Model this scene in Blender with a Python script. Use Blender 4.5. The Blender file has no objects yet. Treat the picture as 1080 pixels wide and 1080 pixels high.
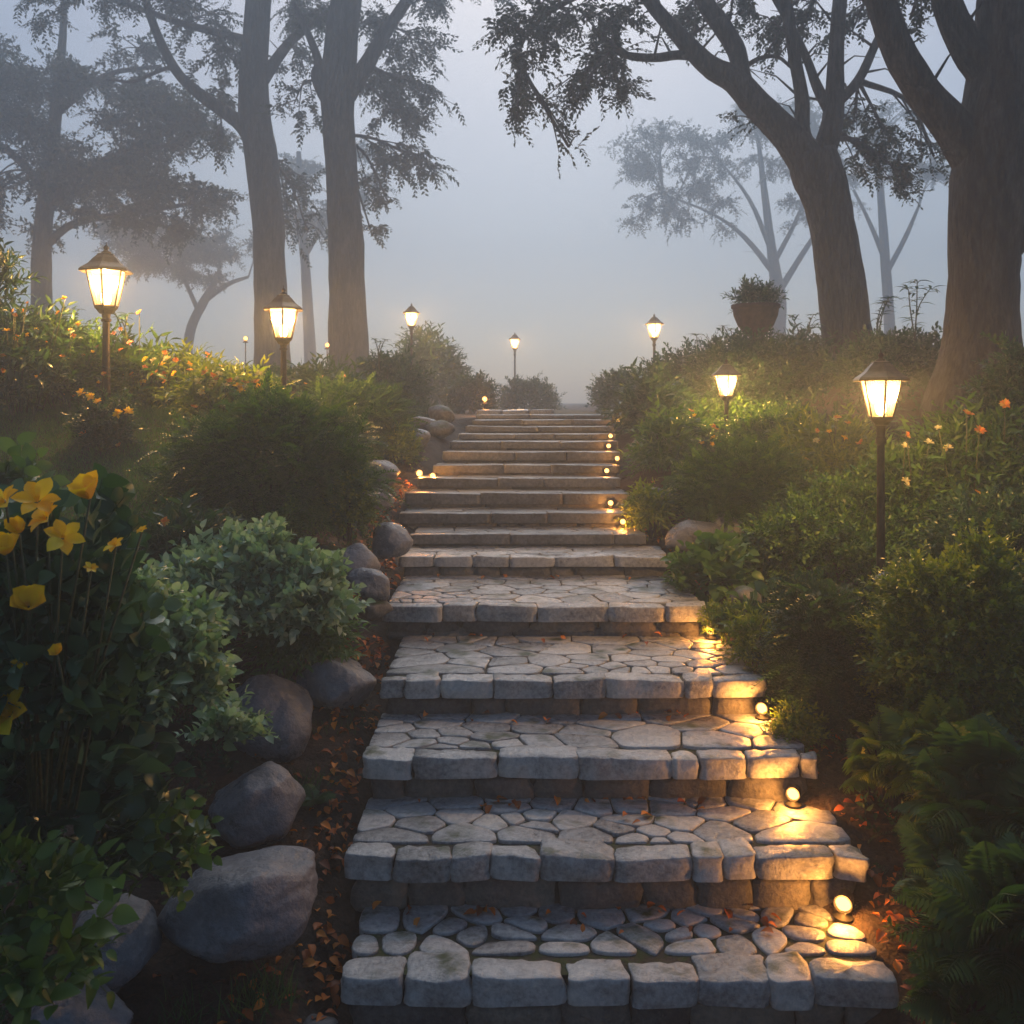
import bpy, math, random
import numpy as np
from mathutils import Vector, Matrix, noise as mnoise

R = math.radians
scene = bpy.context.scene
# ------------------------------------------------------------------ camera
F = 1000.0          # focal length in photo pixels (photo 1080 wide)
HY = 425.0          # photo row of the horizon
EYE = 1.83
cam_d = bpy.data.cameras.new("camera")
cam = bpy.data.objects.new("camera", cam_d)
scene.collection.objects.link(cam)
cam.location = (0, 0, EYE)
cam.rotation_euler = (R(90), 0, 0)
cam_d.sensor_width = 36.0
cam_d.lens = 36.0 * F / 1080.0
cam_d.shift_y = -(540.0 - HY) / 1080.0
cam_d.clip_start = 0.05
cam_d.clip_end = 500
cam_d.dof.use_dof = True
cam_d.dof.focus_distance = 5.2
cam_d.dof.aperture_fstop = 7.0
scene.camera = cam

# ------------------------------------------------------------------ world
SUN_EL, SUN_AZ = 42.0, 2.0     # azimuth measured from +Y towards +X
world = bpy.data.worlds.new("World")
scene.world = world
world.use_nodes = True
wn = world.node_tree
wn.nodes.clear()
w_out = wn.nodes.new("ShaderNodeOutputWorld")
w_bg = wn.nodes.new("ShaderNodeBackground")
w_sky = wn.nodes.new("ShaderNodeTexSky")
w_sky.sky_type = 'NISHITA'
w_sky.sun_disc = False
w_sky.sun_elevation = R(SUN_EL)
w_sky.sun_rotation = R(SUN_AZ)
w_sky.air_density = 1.0
w_sky.dust_density = 2.0
w_sky.ozone_density = 1.5
w_hs = wn.nodes.new("ShaderNodeHueSaturation")
w_hs.inputs['Saturation'].default_value = 1.15
w_bg.inputs['Strength'].default_value = 0.078
wn.links.new(w_sky.outputs[0], w_hs.inputs['Color'])
wn.links.new(w_hs.outputs[0], w_bg.inputs['Color'])
wn.links.new(w_bg.outputs[0], w_out.inputs['Surface'])

sun_d = bpy.data.lights.new("sun", 'SUN')
sun_d.energy = 1.4
sun_d.angle = R(50)
sun_d.color = (0.9, 0.96, 1.0)
sun = bpy.data.objects.new("sun", sun_d)
scene.collection.objects.link(sun)
_sd = Vector((math.sin(R(SUN_AZ)) * math.cos(R(SUN_EL)), math.cos(R(SUN_AZ)) * math.cos(R(SUN_EL)), math.sin(R(SUN_EL))))
sun.rotation_euler = _sd.to_track_quat('Z', 'Y').to_euler()

vs = scene.view_settings
vs.view_transform = 'Standard'
vs.look = 'None'
vs.exposure = 0.12
vs.gamma = 1
vs.use_curve_mapping = False
cy = scene.cycles
cy.use_denoising = True
cy.max_bounces = 6
cy.diffuse_bounces = 2
cy.glossy_bounces = 2
cy.transmission_bounces = 3
cy.transparent_max_bounces = 6
cy.volume_bounces = 3
cy.sample_clamp_indirect = 3.0
cy.caustics_reflective = False
cy.caustics_refractive = False
cy.use_light_tree = True

LAMP_W = 125.0       # lantern point-light power
FOOT_W = 5.5        # footlight power
FOG = 0.017

# ------------------------------------------------------------------ helpers
rng = np.random.default_rng(11)
random.seed(11)
C = scene.collection


def P(px, py, d):
    return np.array([(px - 540.0) / F * d, d, EYE - (py - HY) / F * d])


def tag(o, label=None, cat=None, group=None, kind=None):
    if label: o['label'] = label
    if cat: o['category'] = cat
    if group: o['group'] = group
    if kind: o['kind'] = kind
    return o


def empty(name, loc, rz=0):
    o = bpy.data.objects.new(name, None)
    C.objects.link(o)
    o.location = loc
    o.rotation_euler = (0, 0, rz)
    o.empty_display_size = 0.1
    return o


def link(name, me, parent=None, loc=None):
    o = bpy.data.objects.new(name, me)
    C.objects.link(o)
    if parent is not None:
        o.parent = parent
    if loc is not None:
        o.location = loc
    return o


def mesh_tri(name, V, T, mat, tint=None, smooth=True):
    """V (n,3) float, T (m,3) or (m,4) int -> mesh datablock"""
    V = np.asarray(V, dtype=np.float32)
    T = np.asarray(T, dtype=np.int32)
    me = bpy.data.meshes.new(name)
    k = T.shape[1]
    me.vertices.add(len(V))
    me.vertices.foreach_set("co", V.ravel())
    me.loops.add(T.size)
    me.loops.foreach_set("vertex_index", T.ravel())
    me.polygons.add(len(T))
    me.polygons.foreach_set("loop_start", np.arange(0, T.size, k, dtype=np.int32))
    me.polygons.foreach_set("loop_total", np.full(len(T), k, dtype=np.int32))
    if smooth:
        me.polygons.foreach_set("use_smooth", np.ones(len(T), dtype=bool))
    if tint is not None:
        a = me.attributes.new("tint", 'FLOAT', 'POINT')
        a.data.foreach_set("value", np.asarray(tint, dtype=np.float32))
    me.update(calc_edges=True)
    me.validate()
    me.materials.append(mat)
    return me


class Acc:
    """collects pieces of geometry (triangles/quads mixed) into one mesh"""
    def __init__(s):
        s.v, s.f, s.t = [], [], []

    def add(s, verts, faces, tint=0.5):
        n = len(s.v)
        s.v.extend([tuple(p) for p in verts])
        s.f.extend([tuple(i + n for i in f) for f in faces])
        s.t.extend([tint] * len(verts))

    def lathe(s, prof, seg=24, c=(0, 0, 0), tint=0.5, cap=True, rot=0.0):
        vs_, fs = [], []
        for (r, z) in prof:
            for k in range(seg):
                a = 2 * math.pi * k / seg + rot
                vs_.append((c[0] + r * math.cos(a), c[1] + r * math.sin(a), c[2] + z))
        for i in range(len(prof) - 1):
            for k in range(seg):
                k2 = (k + 1) % seg
                fs.append((i * seg + k, i * seg + k2, (i + 1) * seg + k2, (i + 1) * seg + k))
        if cap:
            fs.append(tuple(range(seg))[::-1])
            fs.append(tuple((len(prof) - 1) * seg + k for k in range(seg)))
        s.add(vs_, fs, tint)

    def tube(s, pts, rad, seg=8, tint=0.5):
        pts = [Vector(p) for p in pts]
        n = len(pts)
        vs_, fs = [], []
        up = Vector((0.13, 0.9, 0.2)).normalized()
        for i, p in enumerate(pts):
            d = (pts[min(i + 1, n - 1)] - pts[max(i - 1, 0)])
            if d.length < 1e-9: d = Vector((0, 0, 1))
            d.normalize()
            x = d.cross(up)
            if x.length < 1e-3: x = d.cross(Vector((1, 0, 0)))
            x.normalize()
            y = d.cross(x)
            up = x.cross(d)
            r = rad[i] if hasattr(rad, '__len__') else rad
            for k in range(seg):
                a = 2 * math.pi * k / seg
                vs_.append(p + x * (r * math.cos(a)) + y * (r * math.sin(a)))
        for i in range(n - 1):
            for k in range(seg):
                k2 = (k + 1) % seg
                fs.append((i * seg + k, i * seg + k2, (i + 1) * seg + k2, (i + 1) * seg + k))
        fs.append(tuple(range(seg))[::-1])
        fs.append(tuple((n - 1) * seg + k for k in range(seg)))
        s.add(vs_, fs, tint)

    def build(s, name, mat, parent=None, loc=None, smooth=True, auto=None):
        me = bpy.data.meshes.new(name)
        me.from_pydata(s.v, [], s.f)
        if smooth:
            me.polygons.foreach_set("use_smooth", np.ones(len(me.polygons), dtype=bool))
        a = me.attributes.new("tint", 'FLOAT', 'POINT')
        a.data.foreach_set("value", np.asarray(s.t, dtype=np.float32))
        me.materials.append(mat)
        me.update()
        if auto:
            me.set_sharp_from_angle(angle=R(auto))
        return link(name, me, parent, loc)


def copy_tree(o, parent=None):
    c = o.copy()
    C.objects.link(c)
    if parent is not None:
        c.parent = parent
    for ch in list(o.children):
        copy_tree(ch, c)
    return c


# ------------------------------------------------------------------ materials
def new_mat(name):
    m = bpy.data.materials.new(name)
    m.use_nodes = True
    nt = m.node_tree
    nt.nodes.clear()
    out = nt.nodes.new("ShaderNodeOutputMaterial")
    return m, nt, out


def N(nt, typ, **kw):
    n = nt.nodes.new(typ)
    for k, v in kw.items():
        if k.startswith('i_'):
            n.inputs[k[2:].replace('_', ' ')].default_value = v
        else:
            setattr(n, k, v)
    return n


def ramp(nt, stops, fac):
    r = nt.nodes.new("ShaderNodeValToRGB")
    el = r.color_ramp.elements
    while len(el) < len(stops): el.new(0.5)
    for e, (p, c) in zip(el, stops):
        e.position = p
        e.color = (*c, 1)
    nt.links.new(fac, r.inputs['Fac'])
    return r.outputs['Color']


def leaf_mat(name, cols, rough=0.42, transl=0.3, spec=0.4):
    """cols: 3 colours chosen per leaf by the tint attribute, broken up by noise"""
    m, nt, out = new_mat(name)
    at = N(nt, "ShaderNodeAttribute", attribute_name="tint")
    geo = N(nt, "ShaderNodeNewGeometry")
    ns = N(nt, "ShaderNodeTexNoise", i_Scale=7.0, i_Detail=2.0)
    nt.links.new(geo.outputs['Position'], ns.inputs['Vector'])
    mx = N(nt, "ShaderNodeMath", operation='MULTIPLY_ADD')
    nt.links.new(ns.outputs['Fac'], mx.inputs[0]); mx.inputs[1].default_value = 0.5
    sub = N(nt, "ShaderNodeMath", operation='SUBTRACT'); sub.inputs[1].default_value = 0.25
    nt.links.new(at.outputs['Fac'], sub.inputs[0])
    nt.links.new(sub.outputs[0], mx.inputs[2])
    n = len(cols)
    col = ramp(nt, [(i / (n - 1), c) for i, c in enumerate(cols)], mx.outputs[0])
    bs = N(nt, "ShaderNodeBsdfPrincipled", i_Roughness=rough)
    bs.inputs['Specular IOR Level'].default_value = spec
    nt.links.new(col, bs.inputs['Base Color'])
    tr = N(nt, "ShaderNodeBsdfTranslucent")
    mc = N(nt, "ShaderNodeMix", data_type='RGBA', blend_type='MULTIPLY')
    mc.inputs['Factor'].default_value = 1
    nt.links.new(col, mc.inputs[6]); mc.inputs[7].default_value = (1.3, 1.4, 0.6, 1)
    nt.links.new(mc.outputs[2], tr.inputs['Color'])
    ms = N(nt, "ShaderNodeMixShader"); ms.inputs[0].default_value = transl
    nt.links.new(bs.outputs[0], ms.inputs[1]); nt.links.new(tr.outputs[0], ms.inputs[2])
    nt.links.new(ms.outputs[0], out.inputs['Surface'])
    return m


def rock_mat(name, stops, scale=3.0, bump=0.35, rough=(0.4, 0.75), moss=0.0, fine=40.0, tint_amt=0.6, dist=0.02, zs=1.0, cn=(1.5, 1.5)):
    m, nt, out = new_mat(name)
    tc = N(nt, "ShaderNodeTexCoord")
    at = N(nt, "ShaderNodeAttribute", attribute_name="tint")
    n1 = N(nt, "ShaderNodeTexNoise", i_Scale=scale, i_Detail=8.0, i_Roughness=0.65)
    n2 = N(nt, "ShaderNodeTexNoise", i_Scale=fine, i_Detail=6.0, i_Roughness=0.7)
    n3 = N(nt, "ShaderNodeTexNoise", i_Scale=scale * 2.3, i_Detail=5.0, i_Roughness=0.6)
    mp = N(nt, "ShaderNodeMapping"); mp.inputs['Scale'].default_value = (1, 1, zs)
    nt.links.new(tc.outputs['Object'], mp.inputs['Vector'])
    for n in (n1, n2, n3):
        nt.links.new(mp.outputs['Vector'], n.inputs['Vector'])
    a = N(nt, "ShaderNodeMath", operation='MULTIPLY_ADD'); a.inputs[1].default_value = tint_amt
    nt.links.new(at.outputs['Fac'], a.inputs[0])
    b = N(nt, "ShaderNodeMath", operation='MULTIPLY_ADD'); b.inputs[1].default_value = cn[0]; b.inputs[2].default_value = 0.25 - cn[0] / 2
    nt.links.new(n1.outputs['Fac'], b.inputs[0])
    nt.links.new(b.outputs[0], a.inputs[2])
    c2 = N(nt, "ShaderNodeMath", operation='MULTIPLY_ADD'); c2.inputs[1].default_value = cn[1]; 
    s2 = N(nt, "ShaderNodeMath", operation='SUBTRACT'); s2.inputs[1].default_value = 0.5
    nt.links.new(n2.outputs['Fac'], s2.inputs[0])
    nt.links.new(s2.outputs[0], c2.inputs[0]); nt.links.new(a.outputs[0], c2.inputs[2])
    col = ramp(nt, stops, c2.outputs[0])
    if moss > 0:
        geo = N(nt, "ShaderNodeNewGeometry")
        sx = N(nt, "ShaderNodeSeparateXYZ"); nt.links.new(geo.outputs['Normal'], sx.inputs[0])
        k = N(nt, "ShaderNodeMath", operation='MULTIPLY_ADD'); k.inputs[1].default_value = 0.5
        nt.links.new(sx.outputs['Z'], k.inputs[0]); nt.links.new(n3.outputs['Fac'], k.inputs[2])
        mr = N(nt, "ShaderNodeMapRange"); mr.inputs[1].default_value = 1.05 - moss * 0.4; mr.inputs[2].default_value = 1.2 - moss * 0.4
        nt.links.new(k.outputs[0], mr.inputs[0])
        mm = N(nt, "ShaderNodeMix", data_type='RGBA')
        nt.links.new(mr.outputs[0], mm.inputs['Factor']); nt.links.new(col, mm.inputs[6])
        mm.inputs[7].default_value = (0.035, 0.055, 0.015, 1)
        col = mm.outputs[2]
    bs = N(nt, "ShaderNodeBsdfPrincipled")
    nt.links.new(col, bs.inputs['Base Color'])
    rr = N(nt, "ShaderNodeMapRange"); rr.inputs[1].default_value = 0.35; rr.inputs[2].default_value = 0.65
    rr.inputs[3].default_value = rough[0]; rr.inputs[4].default_value = rough[1]
    nt.links.new(n3.outputs['Fac'], rr.inputs[0]); nt.links.new(rr.outputs[0], bs.inputs['Roughness'])
    ad = N(nt, "ShaderNodeMath", operation='MULTIPLY_ADD'); ad.inputs[1].default_value = 0.35
    nt.links.new(n2.outputs['Fac'], ad.inputs[0]); nt.links.new(n3.outputs['Fac'], ad.inputs[2])
    bp = N(nt, "ShaderNodeBump", i_Strength=bump, i_Distance=dist)
    nt.links.new(ad.outputs[0], bp.inputs['Height']); nt.links.new(bp.outputs[0], bs.inputs['Normal'])
    nt.links.new(bs.outputs[0], out.inputs['Surface'])
    return m


def plain(name, col, rough=0.5, metal=0.0, bump=0.0, scale=60):
    m, nt, out = new_mat(name)
    bs = N(nt, "ShaderNodeBsdfPrincipled", i_Roughness=rough, i_Metallic=metal)
    tc = N(nt, "ShaderNodeTexCoord")
    ns = N(nt, "ShaderNodeTexNoise", i_Scale=scale, i_Detail=4.0)
    nt.links.new(tc.outputs['Object'], ns.inputs['Vector'])
    c = ramp(nt, [(0.3, tuple(x * 0.6 for x in col)), (0.7, tuple(min(1, x * 1.35) for x in col))], ns.outputs['Fac'])
    nt.links.new(c, bs.inputs['Base Color'])
    if bump:
        bp = N(nt, "ShaderNodeBump", i_Strength=bump, i_Distance=0.01)
        nt.links.new(ns.outputs['Fac'], bp.inputs['Height']); nt.links.new(bp.outputs[0], bs.inputs['Normal'])
    nt.links.new(bs.outputs[0], out.inputs['Surface'])
    return m


M = {}
M['stone'] = rock_mat('step_stone', [(0.0, (0.09, 0.095, 0.105)), (0.3, (0.23, 0.24, 0.255)), (0.6, (0.39, 0.405, 0.42)), (0.85, (0.5, 0.51, 0.51)), (1.0, (0.6, 0.59, 0.55))], scale=2.6, bump=0.55, rough=(0.2, 0.5), fine=48, dist=0.03, moss=0.04)
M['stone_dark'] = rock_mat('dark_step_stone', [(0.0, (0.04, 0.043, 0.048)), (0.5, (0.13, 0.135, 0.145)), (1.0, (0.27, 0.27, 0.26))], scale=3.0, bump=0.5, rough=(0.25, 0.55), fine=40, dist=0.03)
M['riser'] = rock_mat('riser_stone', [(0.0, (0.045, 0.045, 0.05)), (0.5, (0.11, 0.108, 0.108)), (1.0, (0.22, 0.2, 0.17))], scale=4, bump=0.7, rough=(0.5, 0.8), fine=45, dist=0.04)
M['mortar'] = rock_mat('mortar', [(0.0, (0.014, 0.013, 0.011)), (1.0, (0.05, 0.045, 0.036))], scale=9, bump=0.8, rough=(0.8, 0.95), fine=80, moss=0.25)
M['rock'] = rock_mat('boulder_stone', [(0.0, (0.035, 0.038, 0.046)), (0.4, (0.095, 0.105, 0.13)), (0.75, (0.18, 0.195, 0.23)), (0.9, (0.26, 0.27, 0.3)), (1.0, (0.42, 0.44, 0.47))], scale=3.2, bump=0.6, rough=(0.22, 0.5), fine=34, dist=0.05, cn=(0.9, 0.9))
M['mossrock'] = rock_mat('mossy_boulder_stone', [(0.0, (0.03, 0.032, 0.035)), (0.6, (0.08, 0.082, 0.088)), (1.0, (0.17, 0.17, 0.17))], scale=4, bump=0.6, rough=(0.4, 0.7), fine=30, moss=0.55)
M['slate'] = rock_mat('slate', [(0.0, (0.03, 0.035, 0.045)), (1.0, (0.11, 0.12, 0.14))], scale=5, bump=0.5, rough=(0.35, 0.6))
M['bark'] = rock_mat('bark', [(0.0, (0.014, 0.013, 0.013)), (0.5, (0.042, 0.039, 0.038)), (1.0, (0.11, 0.105, 0.1))], scale=7, bump=0.9, rough=(0.7, 0.95), fine=34, dist=0.12, zs=0.2)
M['soil'] = rock_mat('soil', [(0.0, (0.012, 0.008, 0.006)), (0.5, (0.04, 0.026, 0.018)), (1.0, (0.09, 0.05, 0.03))], scale=6, bump=1.0, rough=(0.75, 0.95), fine=60, dist=0.04)
M['stem'] = plain('stem', (0.05, 0.065, 0.02), 0.6)
M['twig'] = plain('twig', (0.05, 0.035, 0.022), 0.8)
M['metal'] = plain('lamp_metal', (0.035, 0.026, 0.02), 0.45, 0.6, 0.15, 40)
M['roofmetal'] = plain('lamp_roof_metal', (0.06, 0.05, 0.045), 0.4, 0.7, 0.1, 25)
M['black'] = plain('fixture_metal', (0.02, 0.018, 0.016), 0.5, 0.5)
M['clay'] = plain('urn_terracotta', (0.06, 0.042, 0.036), 0.8, 0, 0.4, 20)

M['lf_bush'] = leaf_mat('leaf_bush', [(0.015, 0.045, 0.010), (0.05, 0.13, 0.02), (0.15, 0.27, 0.035)])
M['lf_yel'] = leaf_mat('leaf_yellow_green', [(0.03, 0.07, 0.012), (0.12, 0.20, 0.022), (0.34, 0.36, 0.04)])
M['lf_dark'] = leaf_mat('leaf_dark', [(0.012, 0.036, 0.02), (0.028, 0.075, 0.034), (0.06, 0.13, 0.05)], rough=0.36)
M['lf_silver'] = leaf_mat('leaf_silver', [(0.07, 0.14, 0.075), (0.22, 0.36, 0.22), (0.6, 0.7, 0.58)], rough=0.45)
M['lf_broad'] = leaf_mat('leaf_broad', [(0.02, 0.06, 0.03), (0.05, 0.12, 0.06), (0.12, 0.21, 0.12)], rough=0.35, transl=0.2)
M['lf_bright'] = leaf_mat('leaf_bright', [(0.039, 0.091, 0.019), (0.078, 0.169, 0.033), (0.130, 0.234, 0.052)], rough=0.4)
M['lf_fern'] = leaf_mat('leaf_fern', [(0.021, 0.063, 0.020), (0.042, 0.112, 0.031), (0.098, 0.168, 0.042)], rough=0.5)
M['lf_tree'] = leaf_mat('leaf_tree', [(0.010, 0.020, 0.010), (0.022, 0.040, 0.018), (0.045, 0.065, 0.030)], rough=0.5, transl=0.25)
M['grass'] = leaf_mat('grass_blades', [(0.03, 0.10, 0.02), (0.06, 0.18, 0.03), (0.12, 0.25, 0.05)], rough=0.6)
M['lf_fall'] = leaf_mat('fallen_leaf', [(0.16, 0.035, 0.008), (0.45, 0.11, 0.012), (0.7, 0.25, 0.03)], rough=0.55, transl=0.15)
M['mulch'] = leaf_mat('mulch', [(0.015, 0.009, 0.006), (0.040, 0.022, 0.014), (0.100, 0.045, 0.020)], rough=0.8, transl=0.0)
M['petal'] = leaf_mat('petal_yellow', [(0.9, 0.5, 0.008), (0.95, 0.6, 0.01), (0.96, 0.7, 0.03)], rough=0.5, transl=0.3)
M['petal_o'] = leaf_mat('petal_orange', [(0.600, 0.160, 0.030), (0.600, 0.280, 0.030), (0.600, 0.450, 0.100)], rough=0.5, transl=0.3)
M['petal_w'] = leaf_mat('petal_cream', [(0.600, 0.500, 0.250), (0.600, 0.600, 0.350), (0.600, 0.600, 0.500)], rough=0.5, transl=0.3)
M['petal_p'] = leaf_mat('petal_pink', [(0.600, 0.200, 0.150), (0.600, 0.300, 0.250), (0.600, 0.500, 0.400)], rough=0.5, transl=0.3)
M['pollen'] = plain('flower_centre', (0.35, 0.12, 0.02), 0.8)

m, nt, out = new_mat('lit_bulb')
e = N(nt, "ShaderNodeEmission", i_Color=(1.0, 0.6, 0.25, 1), i_Strength=20.0)
nt.links.new(e.outputs[0], out.inputs['Surface']); M['bulb'] = m
m, nt, out = new_mat('lit_lens')
e = N(nt, "ShaderNodeEmission", i_Color=(1.0, 0.46, 0.12, 1), i_Strength=5.0)
nt.links.new(e.outputs[0], out.inputs['Surface']); M['lens'] = m
m, nt, out = new_mat('frosted_lamp_glass')
t1 = N(nt, "ShaderNodeBsdfTransparent"); t1.inputs[0].default_value = (1, 0.88, 0.66, 1)
t2 = N(nt, "ShaderNodeBsdfTranslucent"); t2.inputs[0].default_value = (0.9, 0.85, 0.75, 1)
mx = N(nt, "ShaderNodeMixShader"); mx.inputs[0].default_value = 0.03
nt.links.new(t1.outputs[0], mx.inputs[1]); nt.links.new(t2.outputs[0], mx.inputs[2])
nt.links.new(mx.outputs[0], out.inputs['Surface']); M['glass'] = m

# ------------------------------------------------------------------ step profile and terrain
# (front distance, top height, left x, right x)
STEPS = [(3.00, 0.000, -0.55, 1.23), (3.41, 0.194, -0.61, 1.28), (3.895, 0.369, -0.62, 1.26), (4.427, 0.533, -0.62, 1.19),
         (5.25, 0.701, -0.725, 1.08), (6.17, 0.824, -0.74, 1.05), (6.62, 0.910, -0.72, 0.94), (7.05, 1.009, -0.84, 0.93),
         (7.42, 1.120, -0.84, 0.92), (7.78, 1.210, -0.78, 0.89), (8.12, 1.295, -0.68, 0.93), (8.46, 1.390, -0.62, 0.97),
         (8.80, 1.470, -0.58, 0.99), (9.15, 1.528, -0.52, 1.0), (9.52, 1.590, -0.47, 1.03), (9.95, 1.650, -0.42, 1.07),
         (10.45, 1.697, -0.40, 1.10)]
_by = np.array([-20, 0, 2.6, 3.1, 3.65, 4.15, 4.85, 5.7, 6.4, 6.83, 7.25, 7.6, 7.95, 8.3, 8.63, 8.97, 9.33, 9.73, 10.2, 11, 30, 100])
_bz = np.array([-0.6, -0.35, -0.16, -0.02, 0.17, 0.34, 0.51, 0.68, 0.80, 0.89, 0.99, 1.1, 1.19, 1.28, 1.37, 1.45, 1.51, 1.57, 1.63, 1.68, 1.70, 1.70])
_ay = np.array([-20, 2.5, 4.3, 5.2, 6.2, 7.2, 9, 12, 18, 30, 100])
_az = np.array([0.1, 0.12, 0.25, 0.43, 0.6, 0.78, 0.6, 0.45, 0.5, 0.6, 0.6])
_cy = np.array([-20, 4.8, 6.2, 8, 10, 13, 18, 40, 100])
_cz = np.array([0.15, 0.15, 0.25, 0.75, 0.5, 0.4, 0.3, 0.1, 0.1])


def sstep(a, b, x):
    t = np.clip((x - a) / (b - a), 0, 1)
    return t * t * (3 - 2 * t)


def G(x, y):
    x = np.asarray(x, float); y = np.asarray(y, float)
    b = np.interp(y, _by, _bz)
    h = b + np.interp(y, _ay, _az) * sstep(-0.9, -2.3, x) + np.interp(y, _cy, _cz) * sstep(1.5, 3.6, x)
    h = h + 0.02 * np.sin(x * 3.1 + y * 1.3) * np.cos(y * 2.7 - x) * sstep(0.0, 1.0, np.abs(x - 0.25) - 0.9)
    cor = (1 - sstep(0.72, 1.05, np.abs(x - 0.22))) * (y > 2.4) * (1 - sstep(10.9, 11.3, y))
    return h - 0.16 * cor - 0.03


def gz(x, y):
    return float(G(x, y))


xs = np.concatenate([np.linspace(-60, -6, 28), np.linspace(-5.8, 5.8, 146), np.linspace(6, 60, 28)])
ys = np.concatenate([np.linspace(-15, 1.5, 16), np.linspace(1.7, 13, 140), np.linspace(13.5, 95, 60)])
XX, YY = np.meshgrid(xs, ys)
ZZ = G(XX, YY)
V = np.stack([XX.ravel(), YY.ravel(), ZZ.ravel()], 1)
nx, ny = len(xs), len(ys)
I = np.arange(nx * ny).reshape(ny, nx)
Q = np.stack([I[:-1, :-1].ravel(), I[:-1, 1:].ravel(), I[1:, 1:].ravel(), I[1:, :-1].ravel()], 1)
ground = link('ground', mesh_tri('ground', V, Q, M['soil'], np.full(len(V), 0.5)))
tag(ground, 'dark bare soil of the sloping garden banks', kind='structure')

# path surface continuing beyond the top step
ys2 = np.linspace(10.9, 70, 60)
Vp, Qp = [], []
for i, y in enumerate(ys2):
    for x in (-0.42, 1.12):
        Vp.append((x + (y - 10.9) * 0.02, y, 1.693))
for i in range(len(ys2) - 1):
    Qp.append((2 * i, 2 * i + 1, 2 * i + 3, 2 * i + 2))
tag(link('path', mesh_tri('path', Vp, Qp, M['mortar'], np.full(len(Vp), 0.3))), 'level stone path running into the fog beyond the steps', kind='structure')

# haze
hz_m, nt, out = new_mat('haze_air')
pv = N(nt, "ShaderNodeVolumePrincipled")
pv.inputs['Color'].default_value = (0.66, 0.76, 0.87, 1)
pv.inputs['Density'].default_value = FOG
pv.inputs['Anisotropy'].default_value = 0.5
nt.links.new(pv.outputs[0], out.inputs['Volume'])


# ------------------------------------------------------------------ stones
def resample(poly, sp):
    out_ = []
    n = len(poly)
    for i in range(n):
        a_, b_ = np.array(poly[i]), np.array(poly[(i + 1) % n])
        k = max(1, int(np.linalg.norm(b_ - a_) / sp))
        for j in range(k):
            out_.append(a_ + (b_ - a_) * j / k)
    return np.array(out_)


def chaikin(p, r=0.25):
    q = np.roll(p, -1, 0)
    return np.stack([p * (1 - r) + q * r, p * r + q * (1 - r)], 1).reshape(-1, 2)


def poly_inset(poly, g):
    c = poly.mean(0)
    out_ = []
    n = len(poly)
    for i in range(n):
        p0, p1, p2 = poly[i - 1], poly[i], poly[(i + 1) % n]
        e1 = p1 - p0; e2 = p2 - p1
        n1 = np.array([-e1[1], e1[0]]) / (np.linalg.norm(e1) + 1e-9)
        n2 = np.array([-e2[1], e2[0]]) / (np.linalg.norm(e2) + 1e-9)
        nn = n1 + n2
        l = np.linalg.norm(nn)
        nn = nn / (l + 1e-9)
        k = min(g / max(0.35, l / 2), g * 2.2)
        out_.append(p1 + nn * k)
    return np.array(out_)


def ccw(p):
    x, y = p[:, 0], p[:, 1]
    return p if (x * np.roll(y, -1) - np.roll(x, -1) * y).sum() > 0 else p[::-1]


def stone(acc, poly, ztop, thick, gap=0.006, bev=0.01, rough=0.003, cut=0.22, rows=1, tilt=0.006, sp=0.05, smooth_it=2, dome=0.004):
    p = ccw(np.array(poly, float))
    p = poly_inset(p, gap)
    for _ in range(smooth_it):
        p = chaikin(p, cut)
    if sp: p = resample(p, sp)
    # drop near-duplicates
    keep = [0]
    for i in range(1, len(p)):
        if np.linalg.norm(p[i] - p[keep[-1]]) > 0.004: keep.append(i)
    p = p[keep]
    if len(p) < 5: return
    c = p.mean(0)
    n = len(p)
    sd = random.uniform(0, 100)
    tx, ty = random.uniform(-tilt, tilt) / 0.15, random.uniform(-tilt, tilt) / 0.15
    rad = np.linalg.norm(p - c, axis=1)
    size = rad.mean()
    bev = min(bev, size * 0.25)
    dz = random.uniform(-0.5, 0.5) * tilt
    rings = []
    zs_ = [(-thick, 0.0)]
    for r_ in range(1, rows):
        zs_.append((-thick + (thick - bev) * r_ / rows, -0.002))
    zs_ += [(-bev, 0.0), (-bev * 0.35, bev * 0.35), (0.0, bev), (dome * 0.7, bev + size * 0.33)]
    for z_, ins in zs_:
        ring = []
        for k in range(n):
            v = p[k] - c
            L = rad[k]
            f = max(0.1, (L - ins) / L)
            q = c + v * f
            nz = mnoise.noise(Vector((q[0] * 9 + sd, q[1] * 9, z_ * 14)))
            n2 = mnoise.noise(Vector((q[0] * 26 + sd, q[1] * 26, z_ * 30)))
            off = (nz + 0.5 * n2) * rough * 2 if z_ > -thick * 0.9 else 0
            q = q + v / L * off
            zz = ztop + z_ + ((q[0] - c[0]) * tx + (q[1] - c[1]) * ty + dz + n2 * rough * 0.8 if z_ > -thick * 0.99 else 0)
            ring.append((q[0], q[1], zz))
        rings.append(ring)
    vs_ = [v for r_ in rings for v in r_]
    vs_.append((c[0], c[1], ztop + dome + dz + mnoise.noise(Vector((c[0] * 9 + sd, c[1] * 9, 0))) * rough))
    fs = []
    for i in range(len(rings) - 1):
        for k in range(n):
            k2 = (k + 1) % n
            fs.append((i * n + k, i * n + k2, (i + 1) * n + k2, (i + 1) * n + k))
    b = (len(rings) - 1) * n
    for k in range(n):
        fs.append((b + k, b + (k + 1) % n, len(vs_) - 1))
    acc.add(vs_, fs, random.betavariate(1.6, 1.9))


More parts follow.
